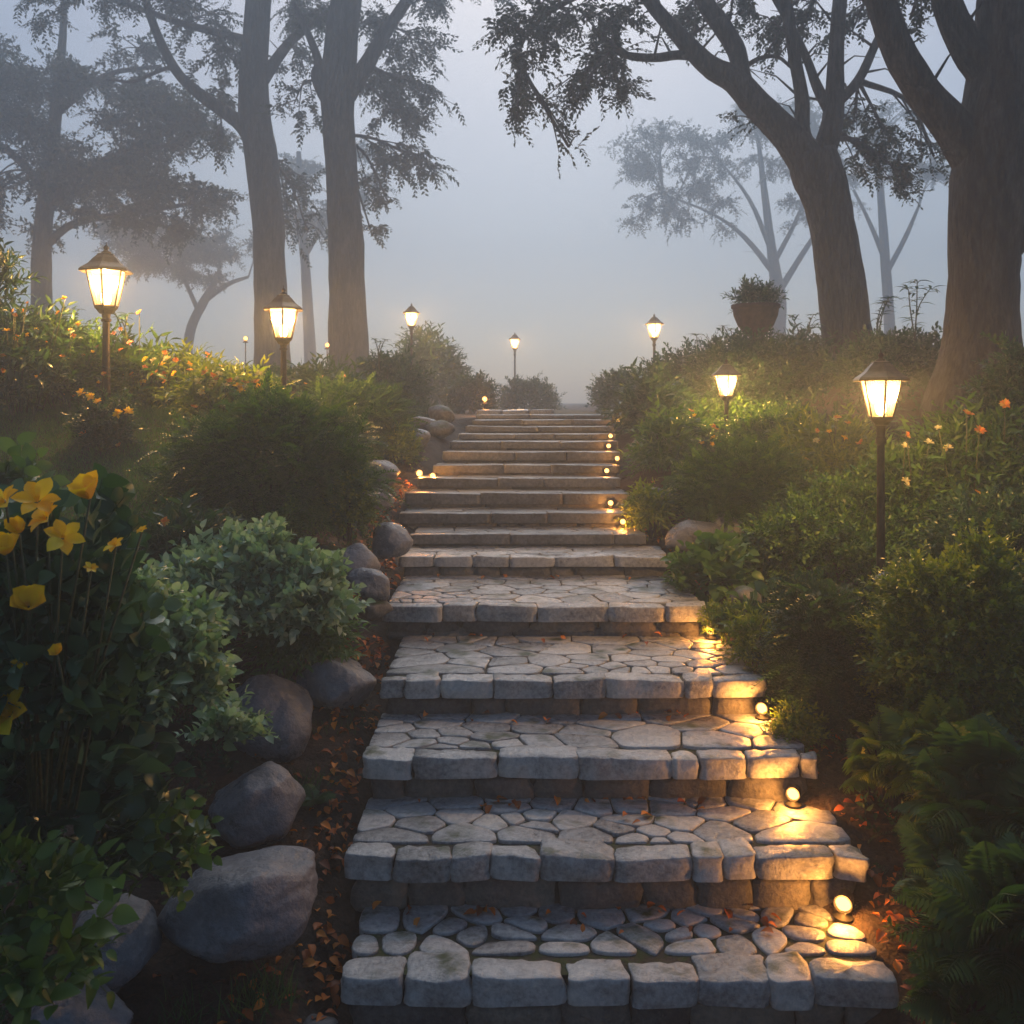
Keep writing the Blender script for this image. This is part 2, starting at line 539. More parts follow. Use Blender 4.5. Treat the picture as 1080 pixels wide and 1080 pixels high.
def clip_half(poly, m_, nrm):
    out_ = []
    n = len(poly)
    for i in range(n):
        a_, b_ = poly[i], poly[(i + 1) % n]
        da = (a_[0] - m_[0]) * nrm[0] + (a_[1] - m_[1]) * nrm[1]
        db = (b_[0] - m_[0]) * nrm[0] + (b_[1] - m_[1]) * nrm[1]
        if da <= 0: out_.append(a_)
        if (da < 0 < db) or (db < 0 < da):
            t = da / (da - db)
            out_.append((a_[0] + (b_[0] - a_[0]) * t, a_[1] + (b_[1] - a_[1]) * t))
    return out_


def voronoi(x0, x1, y0, y1, cw, ch, relax=1):
    """irregular cells in a rectangle; cw x ch is the mean stone size"""
    asp = cw / ch
    W, H = (x1 - x0) / asp, (y1 - y0)
    n = max(2, int(W * H / (ch * ch)))
    pts = [(random.uniform(0, W), random.uniform(0, H)) for _ in range(n)]
    for it in range(relax + 1):
        cells = []
        for i, p in enumerate(pts):
            poly = [(0, 0), (W, 0), (W, H), (0, H)]
            order = sorted(range(n), key=lambda j: (pts[j][0] - p[0]) ** 2 + (pts[j][1] - p[1]) ** 2)[1:16]
            for j in order:
                q = pts[j]
                m_ = ((p[0] + q[0]) / 2, (p[1] + q[1]) / 2)
                poly = clip_half(poly, m_, (q[0] - p[0], q[1] - p[1]))
                if len(poly) < 3: break
            cells.append(poly)
        if it < relax:
            pts = [tuple(np.mean(c, axis=0) * 0.8 + np.array(p) * 0.2) if len(c) > 2 else p for c, p in zip(cells, pts)]
    res = []
    for c in cells:
        if len(c) >= 3:
            # drop very short edges
            q = [c[0]]
            for v in c[1:]:
                if math.hypot(v[0] - q[-1][0], v[1] - q[-1][1]) > 0.012: q.append(v)
            if len(q) >= 3:
                res.append([(x0 + v[0] * asp, y0 + v[1]) for v in q])
    return res


def split_len(a_, b_, lo, hi):
    out_ = [a_]
    while out_[-1] < b_ - lo * 0.6:
        out_.append(out_[-1] + random.uniform(lo, hi))
    out_[-1] = b_
    return out_


ordinal = ['first', 'second', 'third', 'fourth', 'fifth', 'sixth', 'seventh', 'eighth', 'ninth', 'tenth', 'eleventh', 'twelfth',
           'thirteenth', 'fourteenth', 'fifteenth', 'sixteenth', 'seventeenth']
look = ['lowest step with loosely set rounded paving stones and wide dark joints', 'paved step with chunky grey edge blocks and scattered orange leaves behind',
        'paved step with a rounded boulder stone set in its riser', 'wide paved step lit by a footlight at its end',
        'deep paved step with two courses of small stones in its riser', 'step with finely cracked paving below the plain treads',
        'shallow step with a warm reflection on its tread', 'thin grey step with a footlight by its riser']


def build_step(i):
    d, z, xl, xr = STEPS[i]
    d2 = STEPS[i + 1][0] if i + 1 < len(STEPS) else 11.0
    zp = STEPS[i - 1][1] if i else -0.19
    rise = z - zp
    near = i < 6
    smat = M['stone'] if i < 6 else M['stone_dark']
    t = empty('stone_step', (0, 0, 0))
    nm = (look[i] + ', ' if i < 8 else 'narrow foggy step, ') + ordinal[i] + ' from the bottom'
    tag(t, nm, 'step', 'stone garden steps')
    if i == 16: t['label'] = 'topmost narrow step fading into the fog, seventeenth from the bottom'
    # bedding
    b = Acc()
    yb = d2 + 0.12
    zb = zp - 0.12
    x0, x1 = xl + 0.035, xr - 0.035
    yf = d + 0.055
    zt = z - 0.012
    b.add([(x0, yf, zb), (x1, yf, zb), (x1, yb, zb), (x0, yb, zb), (x0, yf, zt), (x1, yf, zt), (x1, yb, zt), (x0, yb, zt)],
          [(0, 3, 2, 1), (4, 5, 6, 7), (0, 1, 5, 4), (1, 2, 6, 5), (2, 3, 7, 6), (3, 0, 4, 7)])
    b.build('bedding', M['mortar'], t, smooth=False)
    # nosing stones
    nd = 0.125 if i != 0 else 0.15
    th = min(0.085, rise * 0.5) if near else rise * 0.75
    a = Acc()
    if near:
        cuts = split_len(xl, xr, 0.1, 0.32 if i < 2 else 0.42)
    else:
        cuts = split_len(xl, xr, 0.35, 0.75)
    jag = 0.018 if near else 0.008
    backs = [nd * (random.uniform(0.72, 1.2) if near else 1.0) for _ in cuts]
    for k in range(len(cuts) - 1):
        xa, xb = cuts[k], cuts[k + 1]
        f0, f1 = random.uniform(-jag, jag), random.uniform(-jag, jag)
        sk = random.uniform(-0.02, 0.02) if near else 0
        poly = [(xa, d + f0), (xb, d + f1), (xb + sk, d + backs[k]), (xa + sk * 0.5, d + backs[k] * random.uniform(.9, 1.1))]
        stone(a, poly, z, th, gap=0.003 if near else 0.0015, bev=0.006 if i < 5 else 0.004, rough=0.009 if near else 0.004, cut=0.11 if near else 0.05,
              rows=4 if near else 2, tilt=0.007 if near else 0.003, sp=0.025 if i < 4 else 0.06, smooth_it=2)
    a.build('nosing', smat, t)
    # riser stones
    a = Acc()
    rh = rise - th - 0.004
    if near or i < 8:
        for row in range(2 if i == 4 else 1):
            h = rh / (2 if i == 4 else 1)
            cuts = split_len(xl + 0.03, xr - 0.03, 0.14, 0.42)
            for k in range(len(cuts) - 1):
                f0 = random.uniform(0, 0.02)
                poly = [(cuts[k], d + 0.014 + f0), (cuts[k + 1], d + 0.014 + f0), (cuts[k + 1], d + 0.12), (cuts[k], d + 0.12)]
                hh = h * random.uniform(0.88, 1.0)
                stone(a, poly, zp + (row + 1) * h - (h - hh), hh + 0.02, gap=0.003, bev=min(0.02, rh * 0.28), rough=0.009, cut=0.18, rows=4,
                      tilt=0.003, sp=0.03, smooth_it=2)
    else:
        cuts = split_len(xl + 0.03, xr - 0.03, 0.5, 0.9)
        for k in range(len(cuts) - 1):
            poly = [(cuts[k], d + 0.02), (cuts[k + 1], d + 0.02), (cuts[k + 1], d + 0.12), (cuts[k], d + 0.12)]
            stone(a, poly, z - th - 0.002, rh + 0.03, gap=0.002, bev=0.006, rough=0.002, cut=0.05, rows=1, tilt=0.001, sp=0.08, smooth_it=1)
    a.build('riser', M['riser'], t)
    # paving
    a = Acc()
    ya, yb2 = d + nd, d2 + 0.07
    if i == 0: cw, ch = 0.14, 0.112
    elif i == 1: cw, ch = 0.165, 0.13
    elif i < 5: cw, ch = 0.19, 0.145
    elif i < 7: cw, ch = 0.2, 0.13
    else: cw, ch = 0.4, 0.2
    for poly in voronoi(xl + random.uniform(0, .02), xr - random.uniform(0, .02), ya, yb2, cw, ch, relax=1 if i else 2):
        stone(a, poly, z - 0.001, 0.03, gap=0.0055 if i == 0 else (0.0038 if i < 5 else 0.003), bev=0.005 if i < 2 else 0.004, rough=0.003 if near else 0.0015,
              cut=0.24 if i == 0 else 0.15, tilt=0.005 if i < 3 else 0.002, sp=0, smooth_it=2 if near else 1, dome=0.003 if i == 0 else 0.0015)
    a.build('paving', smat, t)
    return t


for i in range(len(STEPS)):
    build_step(i)

# side ledge to the left of the stair head
t = empty('stone_ledge', (0, 0, 0))
tag(t, 'low stone ledge turning off left at the head of the steps', 'ledge')
a = Acc()
for k, (z, yy) in enumerate(((1.745, 11.15),)):
    for (xa, xb) in ((-0.42, -0.12), (-0.12, 0.2), (0.2, 0.5)):
        stone(a, [(xa, yy), (xb, yy), (xb, yy + 0.45), (xa, yy + 0.45)], z, 0.09, gap=0.003, bev=0.01, rough=0.004, cut=0.08, rows=2, sp=0.06)
a.build('coping', M['stone'], t)
a = Acc()
a.add([(-0.4, 11.2, 1.55), (0.48, 11.2, 1.55), (0.48, 11.55, 1.55), (-0.4, 11.55, 1.55), (-0.4, 11.2, 1.66), (0.48, 11.2, 1.66), (0.48, 11.55, 1.66), (-0.4, 11.55, 1.66)],
      [(0, 3, 2, 1), (4, 5, 6, 7), (0, 1, 5, 4), (1, 2, 6, 5), (2, 3, 7, 6), (3, 0, 4, 7)])
a.build('base', M['riser'], t, smooth=False)


# ------------------------------------------------------------------ boulders
def ico(sub):
    import bmesh
    bm = bmesh.new()
    bmesh.ops.create_icosphere(bm, subdivisions=sub, radius=1)
    v = np.array([x.co[:] for x in bm.verts])
    f = np.array([[q.index for q in p.verts] for p in bm.faces])
    bm.free()
    return v, f


ICO = {k: ico(k) for k in (3, 4, 5)}


def boulder(px, py, d, w, h, label, seed, mat='rock', dep=None, rz=0.0, tilt=0.0, sub=5, soft=14, facets=18, sink=0.12, name='boulder', group='boulders edging the steps'):
    """px,py: photo pixel of the rock's centre; w,h photo pixels"""
    r_ = np.random.default_rng(seed)
    v, f = ICO[sub]
    facets += 6; soft *= 1.15
    pl = r_.normal(size=(facets, 3)); pl /= np.linalg.norm(pl, axis=1)[:, None]
    dist = r_.uniform(0.76, 1.0, facets)
    dots = v @ pl.T
    inv = np.clip(dots, 0.0, None) / dist
    rad = 1.0 / (np.maximum((inv ** soft).sum(1) ** (1.0 / soft), 0.45))
    rad = np.clip(rad, 0.7, 1.12)
    q = v * rad[:, None]
    nz = np.array([mnoise.fractal(Vector(x * 2.2 + seed), 0.9, 2.1, 5) for x in q])
    q = q * (1 + 0.06 * nz)[:, None]
    ext = np.abs(q).max(0)
    q = q / ext
    ww, hh = w / F * d / 2, h / F * d / 2
    dd = dep if dep else (ww + hh) / 2 * 1.05
    q = q * np.array([ww, dd, hh])
    ca, sa = math.cos(tilt), math.sin(tilt)
    q = np.stack([q[:, 0] * ca - q[:, 2] * sa, q[:, 1], q[:, 0] * sa + q[:, 2] * ca], 1)
    me = mesh_tri(name, q, f, M[mat], np.full(len(q), r_.uniform(0.3, 0.7)))
    o = link(name, me)
    p = P(px, py, d)
    o.location = p
    o.rotation_euler = (0, 0, rz)
    tag(o, label, 'boulder', group)
    return o


boulder(253, 950, 3.18, 162, 98, 'long flat-topped grey boulder, largest beside the lowest steps', 3, tilt=0.16, facets=20)
boulder(275, 852, 3.68, 100, 92, 'angular dark boulder between the long flat one and the big round one', 21, facets=18)
boulder(284, 758, 4.25, 108, 104, 'big smooth grey boulder with a peaked top under the pale leafy plant', 8, facets=18, tilt=-0.3)
boulder(356, 723, 4.55, 88, 62, 'dark grey boulder sitting close to the fourth step', 17, facets=18)
boulder(113, 1000, 3.05, 110, 88, 'squat dark boulder with a whitish streak at the plant foot', 5, facets=18)
boulder(85, 1072, 2.8, 110, 60, 'half buried dark boulder at the bottom left corner of the photo', 31, facets=18)
boulder(374, 596, 5.4, 62, 46, 'smooth blue-grey boulder of the pair beside the fifth step', 41, soft=6, facets=10, sub=4)
boulder(392, 614, 5.15, 52, 36, 'small low boulder leaning against its blue-grey partner', 44, soft=6, facets=10, sub=4, tilt=-0.4)
boulder(410, 567, 6.1, 52, 42, 'smooth egg-shaped boulder beside the sixth step', 52, soft=5, facets=10, sub=4)
boulder(398, 525, 6.9, 44, 26, 'brownish rounded boulder by the yellow-lit foot of the big bush', 55, soft=6, facets=10, sub=4)
boulder(400, 503, 7.4, 44, 36, 'rounded boulder behind the brownish one near the left footlight', 58, soft=5, facets=10, sub=4)
boulder(345, 586, 5.7, 60, 24, 'mossy low boulder behind the blue-grey pair', 61, 'mossrock', soft=6, sub=4)
boulder(392, 640, 5.1, 44, 30, 'mossy green boulder at the edge of the pale leafy plant', 62, 'mossrock', soft=6, sub=4)
boulder(438, 462, 9.0, 40, 22, 'blue-grey boulder high on the left side of the steps', 66, soft=6, sub=4)
boulder(462, 455, 9.6, 36, 24, 'foggy boulder nearest the stair head on the left', 67, 'mossrock', soft=6, sub=4)
boulder(466, 437, 10.4, 30, 22, 'round mossy boulder by the hedge at the stair head', 68, 'mossrock', soft=6, sub=4)
boulder(447, 447, 9.8, 30, 16, 'small foggy boulder between two larger ones near the stair head', 69, soft=6, sub=4)
boulder(733, 565, 6.5, 66, 36, 'smooth dark boulder beside the seventh step', 71, soft=6, facets=10, sub=4)
boulder(762, 558, 6.7, 50, 36, 'rounded boulder behind the smooth dark one under the right bush', 72, soft=6, facets=10, sub=4)
boulder(692, 527, 7.3, 40, 28, 'dark boulder by the eighth step behind the yellow tuft', 73, soft=6, facets=10, sub=4)
boulder(789, 636, 5.3, 38, 42, 'mossy upright boulder beside the fifth step', 74, 'mossrock', soft=6, sub=4)
boulder(945, 614, 4.9, 60, 22, 'flat dark boulder under the foot of the nearest right lamp', 75, soft=8, sub=4)
boulder(680, 470, 8.9, 30, 20, 'small boulder halfway up the right side of the steps', 76, soft=6, sub=4)

# slate at the lower left of the steps
a = Acc()
c = P(331, 1047, 2.98)
gzz = gz(c[0], c[1])
stone(a, [(c[0] - .06, c[1] - .09), (c[0] + .055, c[1] - .1), (c[0] + .07, c[1] + .07), (c[0] - .04, c[1] + .1)], gzz + 0.045, 0.05, gap=0, bev=0.008, rough=0.004, cut=0.12, rows=2, sp=0.03)
tag(a.build('flagstone', M['slate']), 'loose blue slate flagstone on the leaf litter beside the lowest step', 'flagstone')


# ------------------------------------------------------------------ leaf templates
def leaf_tpl(L=1.0, W=0.5, K=5, fold=0.25, droop=0.3, shape='oval'):
    """leaf along +Y, normal +Z; returns verts, tris"""
    vs_, fs = [], []
    for i in range(K + 1):
        t = i / K
        if shape == 'oval': w = math.sin(math.pi * min(1, t ** 0.85)) ** 0.8
        elif shape == 'heart': w = max(0.0, math.sin(math.pi * min(1, t ** 0.8))) ** 0.62 * (1.0 if t < 0.6 else 1.0 - 0.45 * ((t - 0.6) / 0.4) ** 1.5)
        elif shape == 'lance': w = math.sin(math.pi * t ** 0.7) ** 1.0
        elif shape == 'petal': w = math.sin(math.pi * min(1, t ** 1.25)) ** 0.75
        else: w = 1 - t
        w = max(w, 0.02) * W / 2
        y = L * t * (1 - 0.15 * droop * t)
        z = -droop * L * t * t
        vs_ += [(-w, y, z + w * fold * 2), (0, y, z), (w, y, z + w * fold * 2)]
    for i in range(K):
        b = 3 * i
        for j in (0, 1):
            fs += [(b + j, b + j + 1, b + j + 4), (b + j, b + j + 4, b + j + 3)]
    return np.array(vs_), np.array(fs)


def frame_mats(dirs, ups, roll=None):
    Y = dirs / (np.linalg.norm(dirs, axis=1)[:, None] + 1e-9)
    X = np.cross(Y, ups)
    l = np.linalg.norm(X, axis=1)
    bad = l < 1e-3
    X[bad] = np.cross(Y[bad], np.array([1.0, 0.3, 0.1]))
    X /= (np.linalg.norm(X, axis=1)[:, None] + 1e-9)
    Z = np.cross(X, Y)
    if roll is not None:
        c, s = np.cos(roll)[:, None], np.sin(roll)[:, None]
        X, Z = X * c + Z * s, Z * c - X * s
    return np.stack([X, Y, Z], 2)     # columns


def scatter(tpl, pos, dirs, ups, scale, roll=None):
    """tpl (V,T[,t]); returns V, T, tint"""
    tv, tt = tpl[0], tpl[1]
    n = len(pos)
    if n == 0: return np.zeros((0, 3)), np.zeros((0, 3), int), np.zeros(0)
    Mx = frame_mats(np.array(dirs, float), np.array(ups, float), roll)
    sc = np.asarray(scale, float).reshape(-1, 1, 1) if np.ndim(scale) else scale
    V_ = np.einsum('nij,vj->nvi', Mx, tv) * sc + np.array(pos)[:, None, :]
    T_ = (tt[None] + (np.arange(n) * len(tv))[:, None, None]).reshape(-1, 3)
    base = rng.random(n)
    if len(tpl) > 2:
        tint = np.clip(0.55 * tpl[2][None] + 0.45 * base[:, None], 0, 1).ravel()
    else:
        tint = np.repeat(base, len(tv))
    return V_.reshape(-1, 3), T_, tint


def join(parts):
    Vs, Ts, ts = [], [], []
    n = 0
    for v, t, c in parts:
        Vs.append(v); Ts.append(t + n); ts.append(c)
        n += len(v)
    return np.concatenate(Vs), np.concatenate(Ts), np.concatenate(ts)


def stem_geo(pts, r):
    """thin 3-sided stem"""
    pts = np.array(pts); n = len(pts)
    vs_, fs = [], []
    for i, p in enumerate(pts):
        rr = r * (1 - 0.6 * i / n)
        for k in range(3):
            a_ = 2.094 * k
            vs_.append(p + np.array([math.cos(a_) * rr, 0, math.sin(a_) * rr]))
    for i in range(n - 1):
        for k in range(3):
            k2 = (k + 1) % 3
            fs += [(3 * i + k, 3 * i + k2, 3 * i + 3 + k2), (3 * i + k, 3 * i + 3 + k2, 3 * i + 3 + k)]
    return np.array(vs_), np.array(fs)


def sprig(n, length, leaf, lsize, spread=0.9, droop=0.25, rnd=0.35, whorl=False, seed=0, up=0.2, tip=True):
    """stem along +Y carrying n leaves; unit metres"""
    r_ = np.random.default_rng(seed)
    ts = (np.arange(n) + 0.5) / n
    curve = lambda t: np.stack([0 * t, length * t, -droop * length * t * t], -1)
    pos = curve(ts)
    ang = (np.arange(n) * (2.4 if whorl else math.pi) + (0 if not whorl else 0) + r_.normal(0, rnd, n))
    out_ = np.stack([np.cos(ang), np.zeros(n), np.sin(ang) * (1 if whorl else 0.35)], 1)
    dirs = out_ * spread + np.array([0, 1, 0]) * (0.5 + 0.6 * ts[:, None]) + r_.normal(0, rnd * 0.5, (n, 3)) + np.array([0, 0, up])
    ups = np.tile(np.array([0, 0, 1.0]), (n, 1)) + r_.normal(0, rnd * 0.7, (n, 3))
    sc = lsize * r_.uniform(0.7, 1.15, n) * (1 - 0.35 * ts)
    Mx = frame_mats(dirs, ups)
    V_ = np.einsum('nij,vj->nvi', Mx, leaf[0]) * sc[:, None, None] + pos[:, None, :]
    T_ = (leaf[1][None] + (np.arange(n) * len(leaf[0]))[:, None, None]).reshape(-1, 3)
    tint = np.repeat(np.clip(0.25 + 0.5 * ts + r_.normal(0, 0.15, n), 0, 1), len(leaf[0]))
    parts = [(V_.reshape(-1, 3), T_, tint)]
    sv, sf = stem_geo(curve(np.linspace(0, 1, 4)), length * 0.012 + 0.0006)
    parts.append((sv, sf, np.full(len(sv), 0.3)))
    return join(parts)


def fern_frond(n=20, length=0.35, seed=0, droop=0.55):
    r_ = np.random.default_rng(seed)
    pin = leaf_tpl(1, 0.27, 3, 0.15, 0.3, 'lance')
    parts = []
    ts = np.linspace(0.1, 0.985, n)
    cur = lambda t: np.stack([0 * t, length * t * (1 - 0.2 * t), length * (0.35 * t - droop * t * t)], -1)
    for side in (-1, 1):
        pos = cur(ts)
        dirs = np.stack([side * np.ones(n), 0.4 * np.ones(n), -0.1 - 0.3 * ts], 1) + r_.normal(0, 0.08, (n, 3))
        sc = length * 0.34 * np.sin(np.pi * np.clip(ts, 0, 1) ** 0.6) ** 0.8 + 0.006
        Mx = frame_mats(dirs, np.tile([0, 0, 1.0], (n, 1)))
        V_ = np.einsum('nij,vj->nvi', Mx, pin[0]) * sc[:, None, None] + pos[:, None, :]
        T_ = (pin[1][None] + (np.arange(n) * len(pin[0]))[:, None, None]).reshape(-1, 3)
        parts.append((V_.reshape(-1, 3), T_, np.repeat(np.clip(0.3 + 0.4 * ts, 0, 1), len(pin[0]))))
    sv, sf = stem_geo(cur(np.linspace(0, 1, 7)), length * 0.01)
    parts.append((sv, sf, np.full(len(sv), 0.4)))
    return join(parts)


L_small = leaf_tpl(1, 0.55, 2, 0.2, 0.15, 'oval')
L_mid = leaf_tpl(1, 0.5, 3, 0.2, 0.3, 'oval')
L_sil = leaf_tpl(1, 0.6, 5, 0.18, 0.35, 'heart')
L_big = leaf_tpl(1, 0.66, 9, 0.14, 0.3, 'heart')
L_lance = leaf_tpl(1, 0.26, 4, 0.2, 0.5, 'lance')
L_blade = leaf_tpl(1, 0.05, 3, 0.1, 0.35, 'blade')
L_needle = leaf_tpl(1, 0.2, 1, 0.1, 0.05, 'blade')

SP = {
    'box': [sprig(13, 0.12, L_mid, 0.040, whorl=True, seed=s, droop=0.3) for s in range(4)],
    'feather': [sprig(22, 0.15, L_small, 0.034, spread=1.0, rnd=0.25, seed=s + 10, droop=0.6) for s in range(4)],
    'silver': [sprig(9, 0.16, L_sil, 0.088, whorl=True, seed=s + 20, droop=0.3, spread=1.1) for s in range(4)],
    'broad': [sprig(6, 0.16, L_big, 0.10, whorl=True, seed=s + 30, droop=0.3, spread=1.2, up=0.35) for s in range(4)],
    'tree': [sprig(11, 0.42, L_mid, 0.125, whorl=False, rnd=0.5, seed=s + 40, droop=0.35, spread=1.0, up=-0.15) for s in range(4)],
    'treefine': [sprig(14, 0.5, L_small, 0.15, whorl=True, rnd=0.5, seed=s + 50, droop=0.3, spread=1.0) for s in range(3)],
    'lance': [sprig(10, 0.3, L_lance, 0.14, whorl=True, rnd=0.4, seed=s + 60, droop=0.5, spread=0.9, up=0.1) for s in range(3)],
    'fern': [fern_frond(20, 0.36, s) for s in range(3)],
}


def unit_dirs(n, zmin=-0.35):
    z = rng.uniform(zmin, 1, n)
    a_ = rng.uniform(0, 2 * math.pi, n)
    r_ = np.sqrt(1 - z * z)
    return np.stack([r_ * np.cos(a_), r_ * np.sin(a_), z], 1)


def lump(dirs, seed, amp=0.2, fr=1.7):
    return np.array([1 + amp * (mnoise.noise(Vector(d * fr) + Vector((seed * 7.1, 3.3, seed))) * 1.3 + 0.5 * mnoise.noise(Vector(d * fr * 2.6) + Vector((seed, 9, 2)))) for d in dirs])


def foliage_mound(rx, ry, h, n, kind, seed, scale=1.0, outw=1.0, upw=0.5, inner=0.55, amp=0.2, zmin=-0.5, rnd=0.45, lowc=0.42):
    """leafy mound in local coordinates, base at z=0"""
    ov = {'box': .12, 'feather': .15, 'silver': .17, 'broad': .18, 'lance': .3, 'fern': .36, 'tree': .4, 'treefine': .5}[kind] * scale * 0.62
    rx, ry, h = max(rx * .35, rx - ov), max(ry * .35, ry - ov), max(h * .4, h - ov * .8)
    dirs = unit_dirs(n, zmin)
    rr = lump(dirs, seed, amp * 1.5)
    u = 1 - (1 - inner) * rng.random(n) ** 1.8
    stray = rng.random(n) < 0.05
    u = np.where(stray, rng.uniform(1.0, 1.18, n), u)
    cz = h * lowc
    rz = np.where(dirs[:, 2] > 0, h * (1 - lowc), h * lowc)
    pos = np.stack([dirs[:, 0] * rx * rr * u, dirs[:, 1] * ry * rr * u, cz + dirs[:, 2] * rz * rr * u], 1)
    pos[:, 2] = np.maximum(pos[:, 2], 0.01)
    nrm = dirs / np.array([rx, ry, h * 0.6]); nrm /= np.linalg.norm(nrm, axis=1)[:, None]
    ax = nrm * outw + np.array([0, 0, upw]) + rng.normal(0, rnd, (n, 3))
    ups = nrm * 0.6 + np.array([0, 0, 1]) + rng.normal(0, 0.2, (n, 3))
    tp = SP[kind]
    parts = []
    which = rng.integers(0, len(tp), n)
    sc = scale * rng.uniform(0.7, 1.25, n)
    for k in range(len(tp)):
        mk = which == k
        if mk.any():
            parts.append(scatter(tp[k], pos[mk], ax[mk], ups[mk], sc[mk]))
    return join(parts)


def base_stems(h, rx, n, mat, parent, name='stem', r=0.008):
    a = Acc()
    for k in range(n):
        an = random.uniform(0, 6.28); q = random.uniform(0.2, 0.75) * rx
        a.tube([(0.02 * math.cos(an), 0.02 * math.sin(an), -0.05), (q * .4 * math.cos(an), q * .4 * math.sin(an), h * .4),
                (q * math.cos(an + .2), q * math.sin(an + .2), h * random.uniform(.65, .85))], [r, r * .7, r * .3], 5)
    return a.build(name, mat, parent)


def bush(px, py_base, d, wpx, hpx, label, kind='box', mat='lf_bush', n=900, seed=1, scale=1.0, name='round_bush', cat='bush', group='garden bushes',
         ryf=0.9, sink=0.02, zabs=None, **kw):
    """base centre at photo pixel (px, py_base) and distance d"""
    p = P(px, py_base, d)
    rx = wpx / F * d / 2; h = hpx / F * d
    t = empty(name, (p[0], p[1], p[2]))
    tag(t, label, cat, group)
    V_, T_, c_ = foliage_mound(rx, rx * ryf, h, n, kind, seed, scale, **kw)
    link('foliage', mesh_tri('foliage', V_, T_, M[mat], c_, smooth=False), t)
    base_stems(h, rx, 9, M['twig'], t)
    return t


# ------------------------------------------------------------------ flowers
def flower_mesh(kind, mat, size):
    if kind == 'lily':
        pet = leaf_tpl(1, 0.62, 6, 0.22, 0.25, 'petal'); k = 6; lift = 0.75
    elif kind == 'cup':
        pet = leaf_tpl(1, 0.85, 5, 0.3, -0.25, 'petal'); k = 6; lift = 0.9
    else:
        pet = leaf_tpl(1, 0.5, 3, 0.2, 0.1, 'petal'); k = 12; lift = 0.5
    parts = []
    for j in range(k):
        an = 2 * math.pi * j / k + random.uniform(-.12, .12)
        li = lift * random.uniform(0.7, 1.2) if kind != 'puff' else random.uniform(0.1, 1.5)
        dv = np.array([[math.cos(an), math.sin(an), li]])
        parts.append(scatter(pet, np.array([[0.05 * math.cos(an), 0.05 * math.sin(an), 0.0 + 0.03 * (j % 2)]]), dv, np.array([[-math.cos(an) * .8, -math.sin(an) * .8, 1.0]]), size * random.uniform(.85, 1.1)))
        parts[-1] = (parts[-1][0], parts[-1][1], parts[-1][2])
    if kind != 'puff':
        an = np.arange(7) * 0.9
        sv = scatter(leaf_tpl(1, 0.16, 2, 0.1, -0.1, 'petal'), np.zeros((7, 3)), np.stack([np.cos(an) * .3, np.sin(an) * .3, np.ones(7)], 1), np.tile([1.0, 0, 0], (7, 1)), 0.45)
        parts.append((sv[0], sv[1], sv[2] * 0))
    V_, T_, c_ = join(parts)
    return mesh_tri('flower', V_, T_, M[mat], c_)


FL = {}
for nm_, kd, mt, sz in (('lily', 'lily', 'petal', 0.05), ('lily2', 'cup', 'petal', 0.045), ('puff', 'puff', 'petal_o', 0.024), ('puffy', 'puff', 'petal', 0.024),
                        ('puffw', 'puff', 'petal_w', 0.022), ('puffp', 'puff', 'petal_p', 0.026)):
    random.seed(len(nm_) * 7)
    FL[nm_] = flower_mesh(kd, mt, 1.0)
    FL[nm_].name = 'flower'


def add_flower(parent, kind, loc, size, direction, stalk_from=None, stalk_acc=None):
    o = link('flower', FL[kind], parent, loc)
    dv = Vector(direction).normalized()
    o.rotation_euler = (dv.to_track_quat('Z', 'Y') @ Matrix.Rotation(random.uniform(0, 6.28), 3, 'Z').to_quaternion()).to_euler()
    o.scale = (size, size, size)
    return o


def flower_plant(px, py_base, d, wpx, hpx, label, flowers, kind='lance', mat='lf_dark', n=90, seed=1, scale=1.0, name='flowering_plant', cat='flowering plant',
                 group='flowering plants', fsize=0.035, fdir=(0, -0.6, 0.7), ryf=0.8, **kw):
    """flowers: list of (kind, px, py[, size factor]) photo pixels, put at the plant's own distance with some spread"""
    p = P(px, py_base, d)
    rx = wpx / F * d / 2; h = hpx / F * d
    t = empty(name, tuple(p))
    tag(t, label, cat, group)
    V_, T_, c_ = foliage_mound(rx, rx * ryf, h, n, kind, seed, scale, **kw)
    link('foliage', mesh_tri('foliage', V_, T_, M[mat], c_, smooth=False), t)
    a = Acc()
    for fl in flowers:
        k, fx, fy = fl[:3]
        s = fl[3] if len(fl) > 3 else 1.0
        dd = d - random.uniform(0.75, 1.05) * rx * ryf
        q = P(fx, fy, dd) - p
        dr = Vector(fdir) + Vector((random.uniform(-.5, .5), random.uniform(-.3, .3), random.uniform(-.2, .3)))
        add_flower(t, k, tuple(q), fsize * s, dr)
        b = Vector((q[0] * 0.35, q[1] * 0.35, -0.02))
        m1 = (b + Vector(q)) / 2 + Vector((random.uniform(-.04, .04), random.uniform(-.04, .04), 0.05 * h))
        a.tube([b, m1, Vector(q)], [0.005, 0.004, 0.0028], 5)
    a.build('stem', M['stem'], t)
    return t


def smooth_pts(pts, k=4):
    """Catmull-Rom on rows of (x,y,z,r)"""
    p = np.array(pts, float)
    p = np.vstack([2 * p[0] - p[1], p, 2 * p[-1] - p[-2]])
    out_ = []
    for i in range(1, len(p) - 2):
        for j in range(k):
            t = j / k
            a_, b_, c__, d_ = p[i - 1], p[i], p[i + 1], p[i + 2]
            out_.append(0.5 * ((2 * b_) + (-a_ + c__) * t + (2 * a_ - 5 * b_ + 4 * c__ - d_) * t * t + (-a_ + 3 * b_ - 3 * c__ + d_) * t ** 3))
    out_.append(p[-2])
    out_ = np.array(out_)
    out_[:, 3] = np.maximum(out_[:, 3], 0.004)
    return out_


